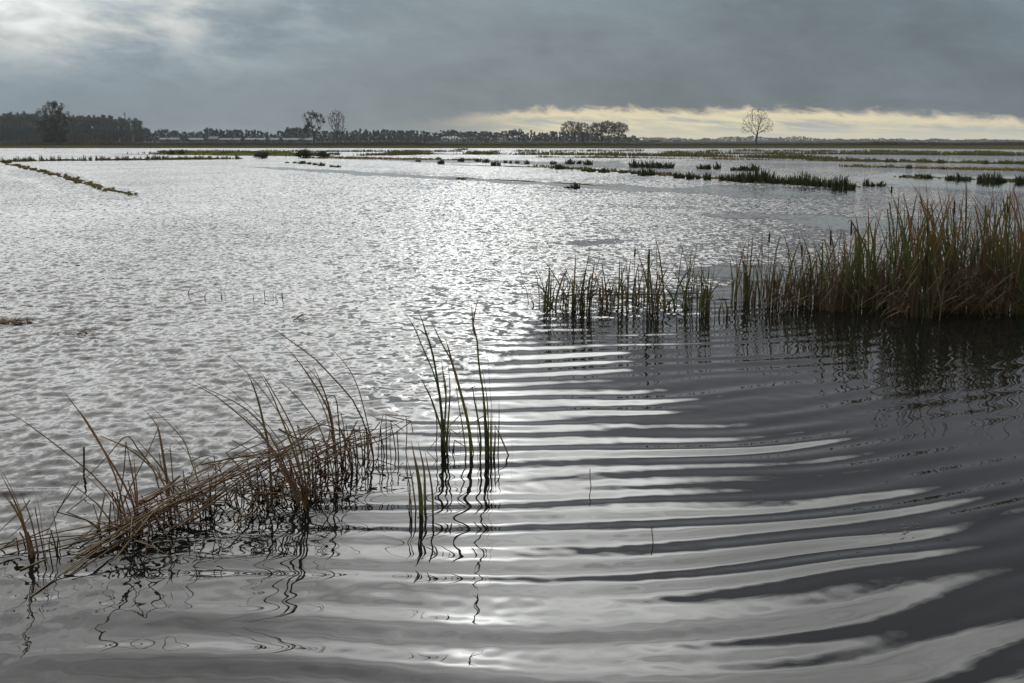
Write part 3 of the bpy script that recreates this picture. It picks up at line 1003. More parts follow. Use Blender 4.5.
def poplars():
    protos = [poplar_proto(300 + i, 21.0) for i in range(5)]
    r = random.Random(8); used = [False] * 5
    lab = 'slim tall poplar in the dense plantation behind the dark leafy tree'
    for row, Y in enumerate((690, 705, 722, 742)):
        px = -30 + row * 1.7
        while px < 143:
            if row == 0 or px < 118 or r.random() < .6:
                i = r.randrange(5)
                o = protos[i] if not used[i] else copy_tree(protos[i])
                used[i] = True
                p = at_depth(px, 141, Y); p.z = LAND
                o.location = p
                top = np.interp(px, [-30, 45, 100, 143], [112.3, 113.5, 115.5, 119.5])
                Hn = at_depth(px, top, 690).z
                s = Hn / 21.0 * r.uniform(.86, 1.05)
                o.scale = (r.uniform(.9, 1.2), r.uniform(.9, 1.2), s)
                o.rotation_euler = (0, 0, r.uniform(0, 6.28))
                tag(o, lab, 'tree', 'poplars of the plantation')
            px += r.uniform(3.6, 5.2)


poplars()


def bushy_proto(kind, seed):
    r = random.Random(seed)
    t = empty('distant_tree', (0, 0, 0))
    s = MB(); b = MB()
    H = 10.0
    if kind == 'round':
        s.tube([Vector((0, 0, -.4)), Vector((.1, 0, 3)), Vector((0, 0, 7))], [.3, .22, .08], 5)
        for i in range(26):
            a = r.uniform(0, 6.28); q = r.random() ** .5
            z = H * r.uniform(.18, .9)
            w_ = 3.6 * math.sin(min(1, z / H * .9 + .12) * math.pi) ** .6
            leaf_cloud(b, r, (math.cos(a) * q * w_, math.sin(a) * q * w_, z), (1.1, 1.1, 1.0), 18, .6)
    elif kind == 'spire':
        s.tube([Vector((0, 0, -.4)), Vector((0, 0, 5)), Vector((0, 0, 9.8))], [.28, .18, .04], 5)
        for i in range(26):
            z = H * r.uniform(.1, .98); w_ = 1.9 * (1 - z / H) ** .7 + .2
            a = r.uniform(0, 6.28); q = r.random() ** .5 * w_
            leaf_cloud(b, r, (math.cos(a) * q, math.sin(a) * q, z), (.7, .7, .8), 14, .52)
    else:      # pine: bare stem, flat crown
        s.tube([Vector((0, 0, -.4)), Vector((.2, 0, 4)), Vector((0, 0, 8.5))], [.3, .24, .12], 5)
        for i in range(20):
            a = r.uniform(0, 6.28); q = r.random() ** .5 * 2.8
            leaf_cloud(b, r, (math.cos(a) * q, math.sin(a) * q, H * r.uniform(.55, .92)), (1.0, 1.0, .7), 18, .5)
    s.build('trunk', M['bark'], t)
    b.build('crown', M['leaf_far'], t, smooth=False)
    return t


def treeline():
    P_ = {k: [bushy_proto(k, hash_(k) + i) for i in range(3)] for k in ('round', 'spire', 'pine')}
    used = set()
    r = random.Random(77)
    LAB = {'round': 'dark broad-leaved tree', 'spire': 'dark pointed conifer', 'pine': 'dark flat-crowned pine'}
    prof = [(140, 127), (146, 129), (155, 131), (165, 128.5), (176, 131), (186, 133), (200, 131), (206, 128.5), (220, 130), (236, 130.5), (250, 130), (262, 132), (275, 134), (287, 128), (305, 128),
            (322, 132), (345, 131.5), (358, 129.5), (372, 131), (390, 129.5), (410, 130.5), (430, 133), (450, 130.5), (470, 131), (486, 131.5), (500, 133), (513, 129.5), (525, 131.5), (540, 132.5), (560, 132), (590, 133), (630, 135.5), (638, 138)]
    px = 141.0
    n = 0
    while px < 638:
        top = np.interp(px, [q[0] for q in prof], [q[1] for q in prof]) + r.uniform(-2.0, 1.8)
        Y = r.uniform(860, 960)
        if 225 < px < 280: kind = r.choice(('spire', 'spire', 'round'))
        elif 428 < px < 520: kind = r.choice(('pine', 'pine', 'pine', 'round'))
        else: kind = r.choice(('round', 'round', 'round', 'round', 'spire'))
        if 240 > px > 150: Y += 60
        H = at_depth(px, top, Y).z - LAND
        j = r.randrange(3)
        o = P_[kind][j] if (kind, j) not in used else copy_tree(P_[kind][j])
        used.add((kind, j))
        p = at_depth(px, 141, Y); p.z = LAND
        o.location = p
        sx = r.uniform(.8, 1.15) * H / 10 if kind != 'round' else r.uniform(.75, 1.0) * H / 10
        o.scale = (sx, sx, H / 10)
        o.rotation_euler = (0, 0, r.uniform(0, 6.28))
        where = 'behind the long pale sheds' if 150 < px < 290 else ('in the wood right of the tall pair' if px > 345 and px < 428 else ('in the pine wood at mid horizon' if 428 <= px < 525 else ('beside the two round leafy trees' if px >= 525 else ('beside the end of the poplar wood' if px <= 150 else 'around the two tall open trees'))))
        tag(o, LAB[kind] + ' ' + where + ' on the far shore', 'tree', LAB[kind][5:] + 's ' + where)
        n += 1
        px += r.uniform(2.0, 3.4)

    for px, wpx, h in ((168, 6, 4.5), (185, 9, 7.5), (207, 5, 4), (226, 6, 3.5), (243, 7, 5), (257, 8, 4), (268, 5, 5.5), (281, 6, 4.5), (291, 7, 3.5), (302, 8, 6)):
        o = copy_tree(P_['round'][r.randrange(3)]); k = 812 / F
        p = at_depth(px, 141, 812); p.z = LAND; o.location = p
        o.scale = (wpx * k / 7.5, wpx * k / 7.5, h * k / 9.5); o.rotation_euler = (0, 0, r.uniform(0, 6.28))
        tag(o, 'dark bush standing in front of the long pale sheds', 'tree', 'bushes in front of the pale sheds')


treeline()


def far_woods():
    """thickets under the tree line and the hazy woods along the whole horizon"""
    r = random.Random(5)
    b = MB()
    for i in range(3300):                       # undergrowth that closes the foot of the tree line
        px = r.uniform(-60, 660); Y = r.uniform(940, 1010)
        if px < 146: Y = r.uniform(750, 780)
        arr = np.array([px * .11])
        hmax = ((5.5 if px > 146 else 8) + 1.2 * float(pnoise(arr, arr * 0 + 3.5)[0]))
        if px > 630: hmax *= .4
        z = r.random() * hmax * Y / F
        p = at_depth(px, 141, Y); p.z = LAND + z
        b.leaf(p, r.uniform(.7, 1.4), r)
    o = b.build('thicket', M['leaf_far'], smooth=False)
    tag(o, 'dark thicket closing the foot of the far tree line', 'thicket', kind='stuff')
    b = MB()
    for i in range(24000):
        px = r.uniform(-150, 1180); Y = r.uniform(2400, 2700)
        arr = np.array([px * .045])
        e = .5 + .9 * float(pnoise(arr, arr * 0 + 3.5)[0]) + .6 * float(pnoise(arr * 4, arr * 0 + 7.5)[0])
        hmax = np.interp(px, [600, 640, 880, 930, 1024], [4.5, 3.8, 4.2, 2.6, 2.6]) * max(.45, .65 + .5 * e)
        z = (r.random() ** 1.7) * hmax * Y / F
        p = at_depth(px, 141, Y); p.z = LAND + z
        b.leaf(p, r.uniform(1.8, 3.6), r)
    o = b.build('woods', M['leaf_far'], smooth=False)
    tag(o, 'low dark woods along the distant horizon', 'woods', kind='stuff')


far_woods()

# ------------------------------------------------------------------ far buildings
def shed(px0, px1, eave_y, ridge_y, Y, label, wall='wall', roof='roof', windows=3, group=None, name='shed', cat='shed', depth=9.0, chimney=False):
    a = at_depth(px0, 141, Y); c = at_depth(px1, 141, Y)
    W = c.x - a.x; cx = (a.x + c.x) / 2
    he = at_depth(cx, eave_y, Y).z - LAND; hr = at_depth(cx, ridge_y, Y).z - LAND
    t = empty(name, (cx, Y, LAND)); tag(t, label, cat, group)
    h = W / 2; d = depth / 2
    b = MB()
    b.box(-h, h, -d, d, -.5, he)
    n = len(b.v)
    for x in (-h, h):
        b.v += [(x, -d, he), (x, d, he), (x, 0, hr - .1)]; b.t += [.5] * 3; b.h += [.5] * 3
        b.f.append((n, n + 1, n + 2) if x > 0 else (n, n + 2, n + 1)); b.m.append(0); n += 3
    b.build('wall', M[wall], t, smooth=False)
    b = MB(); o = .35
    for s in (-1, 1):
        y0 = s * (d + o); z0 = he - o * (hr - he) / d
        p = [Vector((-h - o, y0, z0)), Vector((h + o, y0, z0)), Vector((h + o, 0, hr)), Vector((-h - o, 0, hr))]
        q = [v + Vector((0, 0, .18)) for v in p]
        b.quad(*p); b.quad(*q); b.quad(p[0], p[1], q[1], q[0]); b.quad(p[1], p[2], q[2], q[1]); b.quad(p[0], p[3], q[3], q[0])
    rf = b.build('roof', M[roof], t, smooth=False)
    if chimney:
        b = MB(); b.box(h * .4, h * .4 + .8, -.4, .4, hr - .6, hr + 1.2); b.build('chimney', M['redroof'], rf, smooth=False)
    for i in range(windows):
        x = -h + W * (i + .5) / windows
        ww = min(2.2, W / windows * .55)
        b = MB(); b.box(x - ww / 2, x + ww / 2, -d - .06, -d + .02, he * .38, he * .75)
        b.build('window', M['glass'], t, smooth=False)
    b = MB(); b.box(-h * .1 - .6, -h * .1 + .6, -d - .05, -d + .02, -.1, min(2.2, he * .7)); b.build('door', M['darkwall'], t, smooth=False)
    return t


SHEDS = [(161, 170, 139.5, 138.2, 'small white shed at the left end of the long row of pale sheds'),
         (171, 181, 139.6, 137.9, 'white low house with grey roof, second in the row of pale sheds'),
         (189, 204, 139.8, 138.2, 'long pale shed between the broad tree and the taller barn'),
         (210, 219, 139.0, 136.5, 'taller pale barn with the highest roof in the row of sheds'),
         (220, 232, 139.9, 138.2, 'pale shed directly right of the taller barn'),
         (234, 244, 139.8, 138.3, 'short pale shed in the middle of the row below the conifers'),
         (246, 266, 139.8, 138.2, 'long grey-white shed below the conifers'),
         (269, 280, 139.9, 138.0, 'pale shed with bluish roof left of the last long shed'),
         (283, 313, 140.0, 138.2, 'longest pale shed, at the right end of the row behind the tall open tree')]
for a, b_, e, rr_, lab in SHEDS:
    shed(a, b_, e, rr_, 840, lab, windows=max(2, int((b_ - a) / 3)), group='row of pale sheds')
shed(649, 661, 139.6, 137.6, 1500, 'long house with red tiled roof right of the flat-topped trees', wall='darkwall', roof='redroof', windows=4, name='house', cat='house', depth=14, chimney=True)
shed(672, 680, 139.8, 137.8, 1500, 'dark house with grey roof right of the red-roofed house', wall='darkwall', windows=3, name='house', cat='house', depth=12, chimney=True)


def tower(px, wpx, top, Y, label, cap):
    k = Y / F; p = at_depth(px, 141, Y); p.z = LAND
    H = at_depth(px, top, Y).z - LAND; W = wpx * k / 2
    t = empty('tower', p); tag(t, label, 'tower')
    b = MB()
    if cap:
        b.tube([Vector((0, 0, -.5)), Vector((0, 0, H * .62))], [W * .55, W * .5], 12)
        b.build('shaft', M['darkwall'], t)
        b = MB(); b.tube([Vector((0, 0, H * .60)), Vector((0, 0, H * .68)), Vector((0, 0, H * .95)), Vector((0, 0, H))], [W * .5, W, W, W * .2], 12, cap=True)
        b.build('tank', M['darkwall'], t)
    else:
        b.box(-W, W, -W, W, -.5, H * .92); b.build('shaft', M['darkwall'], t, smooth=False)
        b = MB(); b.box(-W * 1.08, -W * .1, -W * 1.08, W * 1.08, H * .92, H); b.build('roof_block', M['darkwall'], t, smooth=False)
        for i in range(3):
            b = MB(); b.box(-W * .4, W * .4, -W - .08, -W + .02, H * (.3 + .2 * i), H * (.38 + .2 * i)); b.build('window', M['glass'], t, smooth=False)


tower(729.5, 2.0, 136.8, 2100, 'slim dark water tower with a thicker top, left of the lone bare tree', True)
tower(738, 2.6, 136.2, 2100, 'square block tower nearest the lone bare tree on the horizon', False)


def mast(px, Y, top):
    p = at_depth(px, 141, Y); p.z = LAND; H = at_depth(px, top, Y).z - LAND
    t = empty('radio_mast', p); tag(t, 'thin radio mast rising behind the right end of the poplar wood', 'mast')
    b = MB()
    for x, y in ((-.5, -.3), (.5, -.3), (0, .6)):
        b.tube([Vector((x, y, -.5)), Vector((x * .5, y * .5, H))], .09, 4)
    for i in range(18):
        z = H * i / 18; s = 1 - .5 * i / 18
        c = [Vector((x * s, y * s, z)) for x, y in ((-.5, -.3), (.5, -.3), (0, .6))]
        for k in range(3): b.tube([c[k], c[(k + 1) % 3] + Vector((0, 0, H / 18))], .04, 3)
    b.build('lattice', M['steel'], t)
    for dz_ in (.94, .98):
        b = MB(); b.tube([Vector((-.3, -.5, H * dz_ - .9)), Vector((-.3, -.5, H * dz_ + .9))], .28, 8, cap=True); b.build('antenna', M['steel'], t)


mast(127, 760, 112.6)

# ------------------------------------------------------------------ cattails, right-hand bed
def water_base(px, py):
    return at(px, py)


def cattail_leaf(b, r, base, h, lean, mi, hue, w, droop=0.0, n=7):
    """one upright strap leaf from below the water, bending over with its height"""
    tip = base + Vector((lean.x, lean.y, h))
    mid = base + Vector((lean.x * .30, lean.y * .30, h * .52))
    pts = [base - Vector((0, 0, .12)), base + Vector((lean.x * .06, lean.y * .06, h * .2)), mid, base + Vector((lean.x * .65, lean.y * .65, h * .82)), tip]
    if droop > 0:
        k = Vector((lean.x, lean.y, 0)); k = k.normalized() if k.length > .01 else Vector((1, 0, 0))
        pts[-1] = pts[-2] + k * droop * .7 + Vector((0, 0, h * .05))
        pts.append(pts[-1] + k * droop * .45 - Vector((0, 0, droop * .8)))
    b.ribbon(spline(pts, n), w, r, mi, hue)


def snapped_leaf(b, r, base, h, mi, hue, w):
    """dead leaf, broken over partway up"""
    a = r.uniform(0, 6.28); d = Vector((math.cos(a), math.sin(a) * .6, 0))
    k = base + Vector((r.gauss(0, .04), r.gauss(0, .04), h))
    L = r.uniform(.25, .6) * (.4 + h)
    e = k + d * L * .6 + Vector((0, 0, -r.uniform(.1, .75) * h))
    b.ribbon([base - Vector((0, 0, .1)), base.lerp(k, .5), k, k.lerp(e, .15) + Vector((0, 0, .015)), k.lerp(e, .6), e], w, r, mi, hue)


def clump(px, py, top, label, n_green, n_dry, wpx, seed, heads=(), group=None, red=.5, depth=.18, lean=0.0, hmin=.45):
    r = random.Random(seed)
    c = at(px, py); k = c.y / F
    t = empty('cattail_clump', c); tag(t, label, 'cattail', group)
    H = at_depth(px, top, c.y).z * 1.07
    W = wpx * k / 2
    g = MB()
    for i in range(int(n_green * (1.35 if px < 720 else .8 if px < 840 else .72))):
        base = Vector((r.gauss(0, .5) * W, r.gauss(0, .5) * max(depth, W * .6), 0))
        h = H * (r.uniform(hmin, 1.02) if i > 1 else r.uniform(.93, 1.02))
        ln = Vector((r.gauss(lean, .17 if px > 730 else .23) * h, r.gauss(0, .12) * h, 0))
        cattail_leaf(g, r, base, h, ln, 0, min(1, max(0, r.gauss(red, .34))), r.uniform(.010, .026), droop=(r.uniform(.05, .16) if r.random() < .26 else 0))
    g.build('green_leaves', M['cattail_green'], t)
    if n_dry:
        d = MB()
        for i in range(n_dry):
            base = Vector((r.gauss(0, .65) * W, r.gauss(0, .55) * max(depth, W * .6), 0))
            if r.random() < .55:
                snapped_leaf(d, r, base, H * r.uniform(.12, .5), 0, r.random(), r.uniform(.009, .018))
            else:
                h = H * r.uniform(.2, .8)
                cattail_leaf(d, r, base, h, Vector((r.gauss(0, .28) * h, r.gauss(0, .22) * h, 0)), 0, r.random(), r.uniform(.008, .016), droop=r.choice((0, 0, .1, .2)))
        d.build('dry_leaves', M['cattail_dry'], t)
    for (hx, hy0, hy1) in heads:      # seed head between two pixel rows
        yj = c.y + r.uniform(-.05, .05)
        a = at_depth(hx, hy1, yj) - c; e = at_depth(hx + r.uniform(-.6, .6), hy0, yj) - c
        sx = a.x + r.uniform(-.03, .03)
        b = MB()
        b.tube([a, a.lerp(e, .12), a.lerp(e, .88), e], [.004, .0115, .0105, .004], 8, cap=True)
        sh = b.build('seed_head', M['seed'], t)
        b = MB()
        b.tube([Vector((sx, a.y, -.12)), Vector((sx * .5 + a.x * .5, a.y, a.z * .5)), a, e, e + Vector((.002, 0, .05))], [.004, .0035, .003, .002, .001], 5)
        b.build('stalk', M['stalk'], sh)
    return t


CL = [  # px, base y, top y, label, green, dry, width px, heads
    (545, 307, 266, 'sparse short cattail clump at the open left end of the reed bed', 11, 8, 26, ()),
    (567, 309, 257, 'thin cattail clump, second from the left end of the reed bed', 6, 16, 22, ()),
    (584, 311, 254, 'cattail clump with one tall leaf and a brown skirt, third from the left end', 9, 34, 22, ()),
    (606, 305, 264, 'mostly dead cattail clump, fourth from the left end of the reed bed', 6, 26, 20, ()),
    (623, 308, 261, 'green-stemmed cattail clump just left of the thin stalk with seed head', 10, 14, 14, ()),
    (636, 302, 262, 'thin cattail stalk with a dark seed head standing above dry leaves', 3, 14, 14, ((634.6, 249, 257),)),
    (652, 312, 241, 'cattail clump with the tallest leaf in the open part and a long seed head', 14, 14, 18, ((648.8, 249, 268),)),
    (668, 308, 286, 'low stubble of dry cattail between two green clumps', 3, 12, 14, ()),
    (688, 307, 246, 'leaning green cattail clump, right of the low stubble', 14, 12, 22, ()),
    (705, 313, 262, 'upright dark green cattail clump beside the gap in the reed bed', 14, 10, 16, ()),
    (724, 316, 292, 'few short green stems in the gap before the dense reed bed', 5, 4, 14, ()),
    (743, 306, 234, 'green and rust-tipped cattail clump at the left edge of the dense bed', 20, 40, 26, ()),
    (766, 306, 230, 'cattail clump with dry brown base, second in the dense bed', 14, 44, 26, ((769, 233, 243),)),
    (786, 305, 243, 'short tangled cattail clump, third in the dense bed', 12, 40, 22, ()),
    (801, 308, 232, 'dark upright cattail clump, fourth in the dense bed', 18, 34, 20, ((802, 244, 258),)),
    (817, 305, 240, 'mixed green and straw cattail clump, fifth in the dense bed', 18, 52, 22, ()),
    (833, 308, 232, 'cattail clump with bent straw leaves, left of the tall seed head', 18, 60, 22, ((830.5, 230, 246),)),
    (848, 312, 220, 'tall cattail clump with a slim brown seed head, where the bed gets higher', 28, 44, 22, ((851, 221, 236),)),
    (862, 308, 224, 'green cattail clump in front of the brown leaf mound', 26, 40, 20, ()),
    (878, 302, 238, 'brown mound of dead cattail leaves between the green clumps', 6, 130, 30, ()),
    (893, 311, 195, 'tall cattail clump at the left of the highest stand', 28, 40, 24, ((891.5, 186, 193),)),
    (908, 313, 200, 'tall cattail clump with dark red tips, second in the highest stand', 28, 40, 22, ()),
    (922, 315, 188, 'tall cattail clump with straight rusty leaves, third in the highest stand', 30, 44, 22, ()),
    (936, 313, 190, 'tall cattail clump above the left end of the straw heap', 30, 44, 24, ((954.5, 200, 214),)),
    (951, 313, 186, 'tall cattail clump behind the straw heap with leaning tips', 30, 40, 24, ()),
    (966, 308, 183, 'cattail clump with the highest rusty leaf behind the straw heap', 28, 36, 24, ()),
    (981, 308, 190, 'dense green cattail clump above the middle of the straw heap', 30, 36, 24, ()),
    (996, 310, 186, 'dense cattail clump with red-brown tips above the straw heap', 32, 36, 26, ()),
    (1011, 311, 190, 'dense green cattail clump next to the right edge of the photo', 32, 36, 26, ((1008, 203, 213),)),
    (1028, 312, 186, 'cattail clump cut by the right edge of the photo', 32, 36, 26, ()),
]
for i, (px, py, ty, lab, ng, nd, wp, hd) in enumerate(CL):
    clump(px, py + (-2, 1, -4, -1, 2, -5)[i % 6] * (px > 735), ty, lab, ng, nd, wp, 500 + i, hd, group='cattail clumps of the right-hand reed bed',
          lean=(-.06 if px > 880 else .0), hmin=(.55 if px > 840 else .4))
# second rank that gives the dense bed its depth
for i, px in enumerate((842, 872, 900, 915, 930, 944, 958, 973, 988, 1004, 1020, 1044)):
    clump(px, 299, np.interp(px, [842, 900, 1024], [224, 198, 190]), 'cattail clump in the back rank of the tall right-hand stand', 20, 24, 26, 700 + i, group='back rank of the tall cattail stand', lean=-.05)
for i, px in enumerate((1060, 1082, 1106, 1130, 1156, 1182, 1210)):
    clump(px, 306 + (i % 3) * 3, 190 + 4 * i, 'cattail clump of the tall stand just beyond the right edge of the photo', 26, 30, 30, 730 + i, group='cattail clumps beyond the right edge')


def straw_heap(px, py, wpx, hpx, n, label, seed, lean=-1):
    r = random.Random(seed); c = at(px, py); k = c.y / F
    t = empty('straw_heap', c); tag(t, label, 'straw heap')
    b = MB(); W = wpx * k / 2; H = hpx * k
    for i in range(n):
        x0 = r.uniform(-1, 1) * W; y0 = r.gauss(0, .16)
        top = H * r.uniform(.25, 1.1)
        L = r.uniform(.12, .45); s = lean if r.random() < .7 else -lean
        p0 = Vector((x0 + L * .4, y0, -.05)) if r.random() < .5 else Vector((x0 + L * .6, y0, top * .4))
        pm = Vector((x0, y0 - r.uniform(0, .1), top))
        p2 = Vector((x0 + s * L, y0 - r.uniform(.02, .25), r.uniform(-.03, top * .4)))
        b.ribbon(spline([p0, p0.lerp(pm, .6) + Vector((0, 0, .03)), pm, pm.lerp(p2, .5) + Vector((0, 0, top * .12)), p2], 8), r.uniform(.006, .014), r, 1 if r.random() < .17 else 0, r.random())
    b.build('straw', [M['cattail_dry'], M['straw']], t)


straw_heap(985, 313, 92, 44, 190, 'heap of bent straw-coloured dead leaves at the foot of the tall cattails', 41)
straw_heap(905, 313, 60, 26, 60, 'thin fringe of fallen leaves at the foot of the tall stand, beside the heap', 42)
straw_heap(808, 307, 80, 22, 60, 'fringe of fallen dead leaves at the foot of the lower dense clumps', 43)

# a fallen stem that runs behind the open clumps
def px_path(pts, D, tilt=0.0):
    """pixel polyline -> world points in an upright plane at distance D (tilting away with height by tilt)"""
    res = []
    for (x, y) in pts:
        p = at_depth(x, y, D)
        res.append(at_depth(x, y, D + tilt * max(0, p.z)))
    return res


def one(name, label, cat, mat, paths, group=None):
    b = MB(); r = random.Random(hash_(label))
    for pts, w_ in paths:
        b.tube(spline(pts, 10), w_, 5, 0, r.random())
    o = b.build(name, mat); tag(o, label, cat, group)
    return o


D = at(600, 297).y
one('fallen_stem', 'long brown stem lying on the water behind the open cattail clumps', 'stem', M['cattail_dry'], [([at_depth(560, 295, D), at_depth(640, 294.5, D), at_depth(712, 293, D + .1)], .008)])
one('fallen_stem', 'short dead stem lying on the water in the gap of the reed bed', 'stem', M['cattail_dry'], [([at_depth(708, 301, D - .2), at_depth(722, 299, D - .2), at_depth(738, 301, D - .2)], .01)])

# ------------------------------------------------------------------ front reeds, traced blade by blade
def traced(name, label, cat, base_px, blades, group=None, mats=None, seed=0, extra=None):
    """blades: (kind, width m, [pixels tip -> base]); the last pixel is where it meets the water unless D is given"""
    r = random.Random(seed)
    c = at(*base_px)
    t = empty(name, c); tag(t, label, cat, group)
    parts = {}
    for bl in blades:
        kind, w_, pts = bl[:3]
        pts = pts[::-1]
        if len(bl) > 3: D0 = at(*bl[3]).y
        else: D0 = at(*pts[0]).y
        wp = px_path(pts, D0, r.uniform(-.25, .35))
        if len(bl) <= 3: wp = [wp[0] - Vector((0, 0, .12))] + wp
        wp = [p - c for p in wp]
        b = parts.setdefault(kind, MB())
        if kind.endswith('stems'):
            sp_ = spline(wp, 12)
            b.tube(sp_, [w_ * .5 * (1 - .5 * i / 11) for i in range(12)], 5, 0, r.random())
        else:
            a = r.uniform(-.9, .9)
            for _ in range(1 if (len(bl) <= 3 and r.random() < (1 if cat == 'cattail' else .45)) else 0):
                s_ = r.uniform(.45, .93); off = Vector((r.gauss(0, .05), r.gauss(0, .05), 0)); ln = r.gauss(0, .05)
                tw = [Vector((wp[0].x + (q.x - wp[0].x) * s_ + ln * q.z, q.y, q.z * s_ if q.z > 0 else q.z)) + off for q in wp]
                b.ribbon(spline(tw, 12), w_ * r.uniform(.7, 1.2), r, 0, r.random())
            b.ribbon(spline(wp, 14), w_ * (1.35 if cat == 'cattail' else 1.12), r, 0, r.random(), side=Vector((math.cos(a), math.sin(a), 0)))
    if extra: extra(parts, r, c)
    mm = {'leaves': M['reed_brown'], 'green_leaves': M['cattail_green'], 'dry_stems': M['straw'], 'stems': M['reed_brown'], 'dry_leaves': M['straw']}
    for k, b in parts.items():
        b.build(k, mm[k], t)
    return t


def stubs(spots, k=(.05, .22), n=3, spread=6):
    n = max(2, n // 2)

    """dark broken stubs standing in the water, as part of a clump"""
    def f(parts, r, c):
        b = parts.setdefault('stems', MB())
        for (px, py) in spots:
            for _ in range(n):
                p = at(px + r.gauss(0, spread), py + r.gauss(0, 4)) - c
                h = r.uniform(*k)
                q = p + Vector((r.gauss(0, .2) * h, r.gauss(0, .2) * h, h))
                pts = [p - Vector((0, 0, .1)), p.lerp(q, .5), q]
                if r.random() < .35: pts.append(q + Vector((r.gauss(0, .08), r.gauss(0, .05), -r.uniform(.02, .12))))
                b.tube(pts, [.0045, .004, .0035, .003][:len(pts)], 5, 0, r.random())
    return f


G = 'leaning reed tufts of the broken reed line'
traced('reed_tuft', 'dark reed tuft at the left edge with tips bowed to the left', 'reeds', (42, 556), [
    ('leaves', .010, [(0, 472), (14, 500), (25, 528), (32, 558)]), ('leaves', .009, [(-6, 486), (8, 500), (18, 515), (28, 538), (35, 556)]),
    ('leaves', .010, [(27, 482), (34, 491), (39, 507), (42, 530), (45, 553)]), ('leaves', .009, [(33, 503), (36, 515), (41, 538), (46, 556)]),
    ('stems', .008, [(35, 507), (39, 530), (44, 556)]), ('leaves', .009, [(-12, 455), (6, 478), (22, 515), (30, 555)]),
    ('dry_leaves', .008, [(-5, 535), (22, 510), (30, 500)], (40, 556)), ('dry_leaves', .008, [(0, 545), (20, 528), (33, 514)], (36, 556)),
    ('stems', .008, [(52, 530), (49, 545), (51, 560)]), ('leaves', .008, [(20, 490), (31, 520), (38, 554)])], group=G, seed=1,
    extra=stubs([(20, 548), (45, 552), (52, 556)], (.03, .14), 4, 9))
traced('reed_tuft', 'tall reed tuft arching over open water, between the left edge tuft and the bundle', 'reeds', (136, 532), [
    ('leaves', .009, [(60, 386), (70, 400), (88, 423), (105, 453), (118, 485), (127, 528)]), ('leaves', .013, [(72, 402), (81, 414), (101, 446), (120, 477), (133, 504), (141, 530)]),
    ('leaves', .007, [(0, 408), (20, 419), (40, 433), (70, 456), (98, 480), (118, 506), (130, 528)]),
    ('leaves', .009, [(100, 436), (127, 448), (150, 466), (158, 480)], (150, 525)), ('dry_stems', .009, [(85, 479), (106, 458), (126, 436), (138, 449), (150, 464)], (150, 525)),
    ('dry_stems', .010, [(126, 442), (124, 470), (120, 498), (117, 530)]), ('leaves', .009, [(126, 440), (130, 462), (135, 490), (138, 528)]),
    ('dry_leaves', .010, [(106, 487), (103, 504), (98, 530)]), ('leaves', .008, [(106, 487), (116, 499), (122, 508)], (118, 528)),
    ('stems', .008, [(93, 504), (98, 520), (101, 536)]), ('stems', .010, [(128, 480), (133, 505), (137, 530)]), ('stems', .010, [(131, 488), (137, 508), (143, 532)])],
    group=G, seed=2, extra=stubs([(128, 528), (138, 532), (112, 534)], (.05, .22), 5, 6))
traced('reed_tuft', 'bent reed tuft with kinked dark stems above the pale broken stems', 'reeds', (175, 516), [
    ('leaves', .006, [(141, 398), (159, 414), (175, 430), (185, 443), (193, 467), (201, 488), (206, 512)]), ('leaves', .007, [(143, 409), (150, 416), (157, 426), (160, 440), (166, 480), (170, 515)]),
    ('leaves', .011, [(158, 424), (161, 440), (164, 459), (168, 485), (171, 515)]), ('leaves', .007, [(174, 423), (180, 432), (185, 441), (196, 464), (206, 487), (212, 510)]),
    ('dry_stems', .009, [(159, 426), (151, 445), (143, 462), (130, 488), (122, 506)], (140, 522)), ('dry_stems', .008, [(101, 436), (120, 444), (138, 452), (156, 470), (162, 482)], (165, 515)),
    ('stems', .009, [(170, 446), (172, 470), (175, 515)]), ('leaves', .008, [(134, 437), (148, 452), (160, 466), (168, 480)], (172, 515)),
    ('stems', .008, [(214, 455), (216, 477), (214, 520)]), ('dry_stems', .008, [(214, 456), (203, 456), (192, 461)], (214, 520)), ('stems', .008, [(208, 472), (210, 490), (209, 518)]),
    ('dry_stems', .008, [(159, 452), (163, 470), (182, 500)], (190, 515)), ('stems', .010, [(183, 470), (186, 495), (188, 516)])],
    group=G, seed=3, extra=stubs([(165, 515), (182, 514), (205, 510), (215, 512)], (.05, .26), 5, 8))
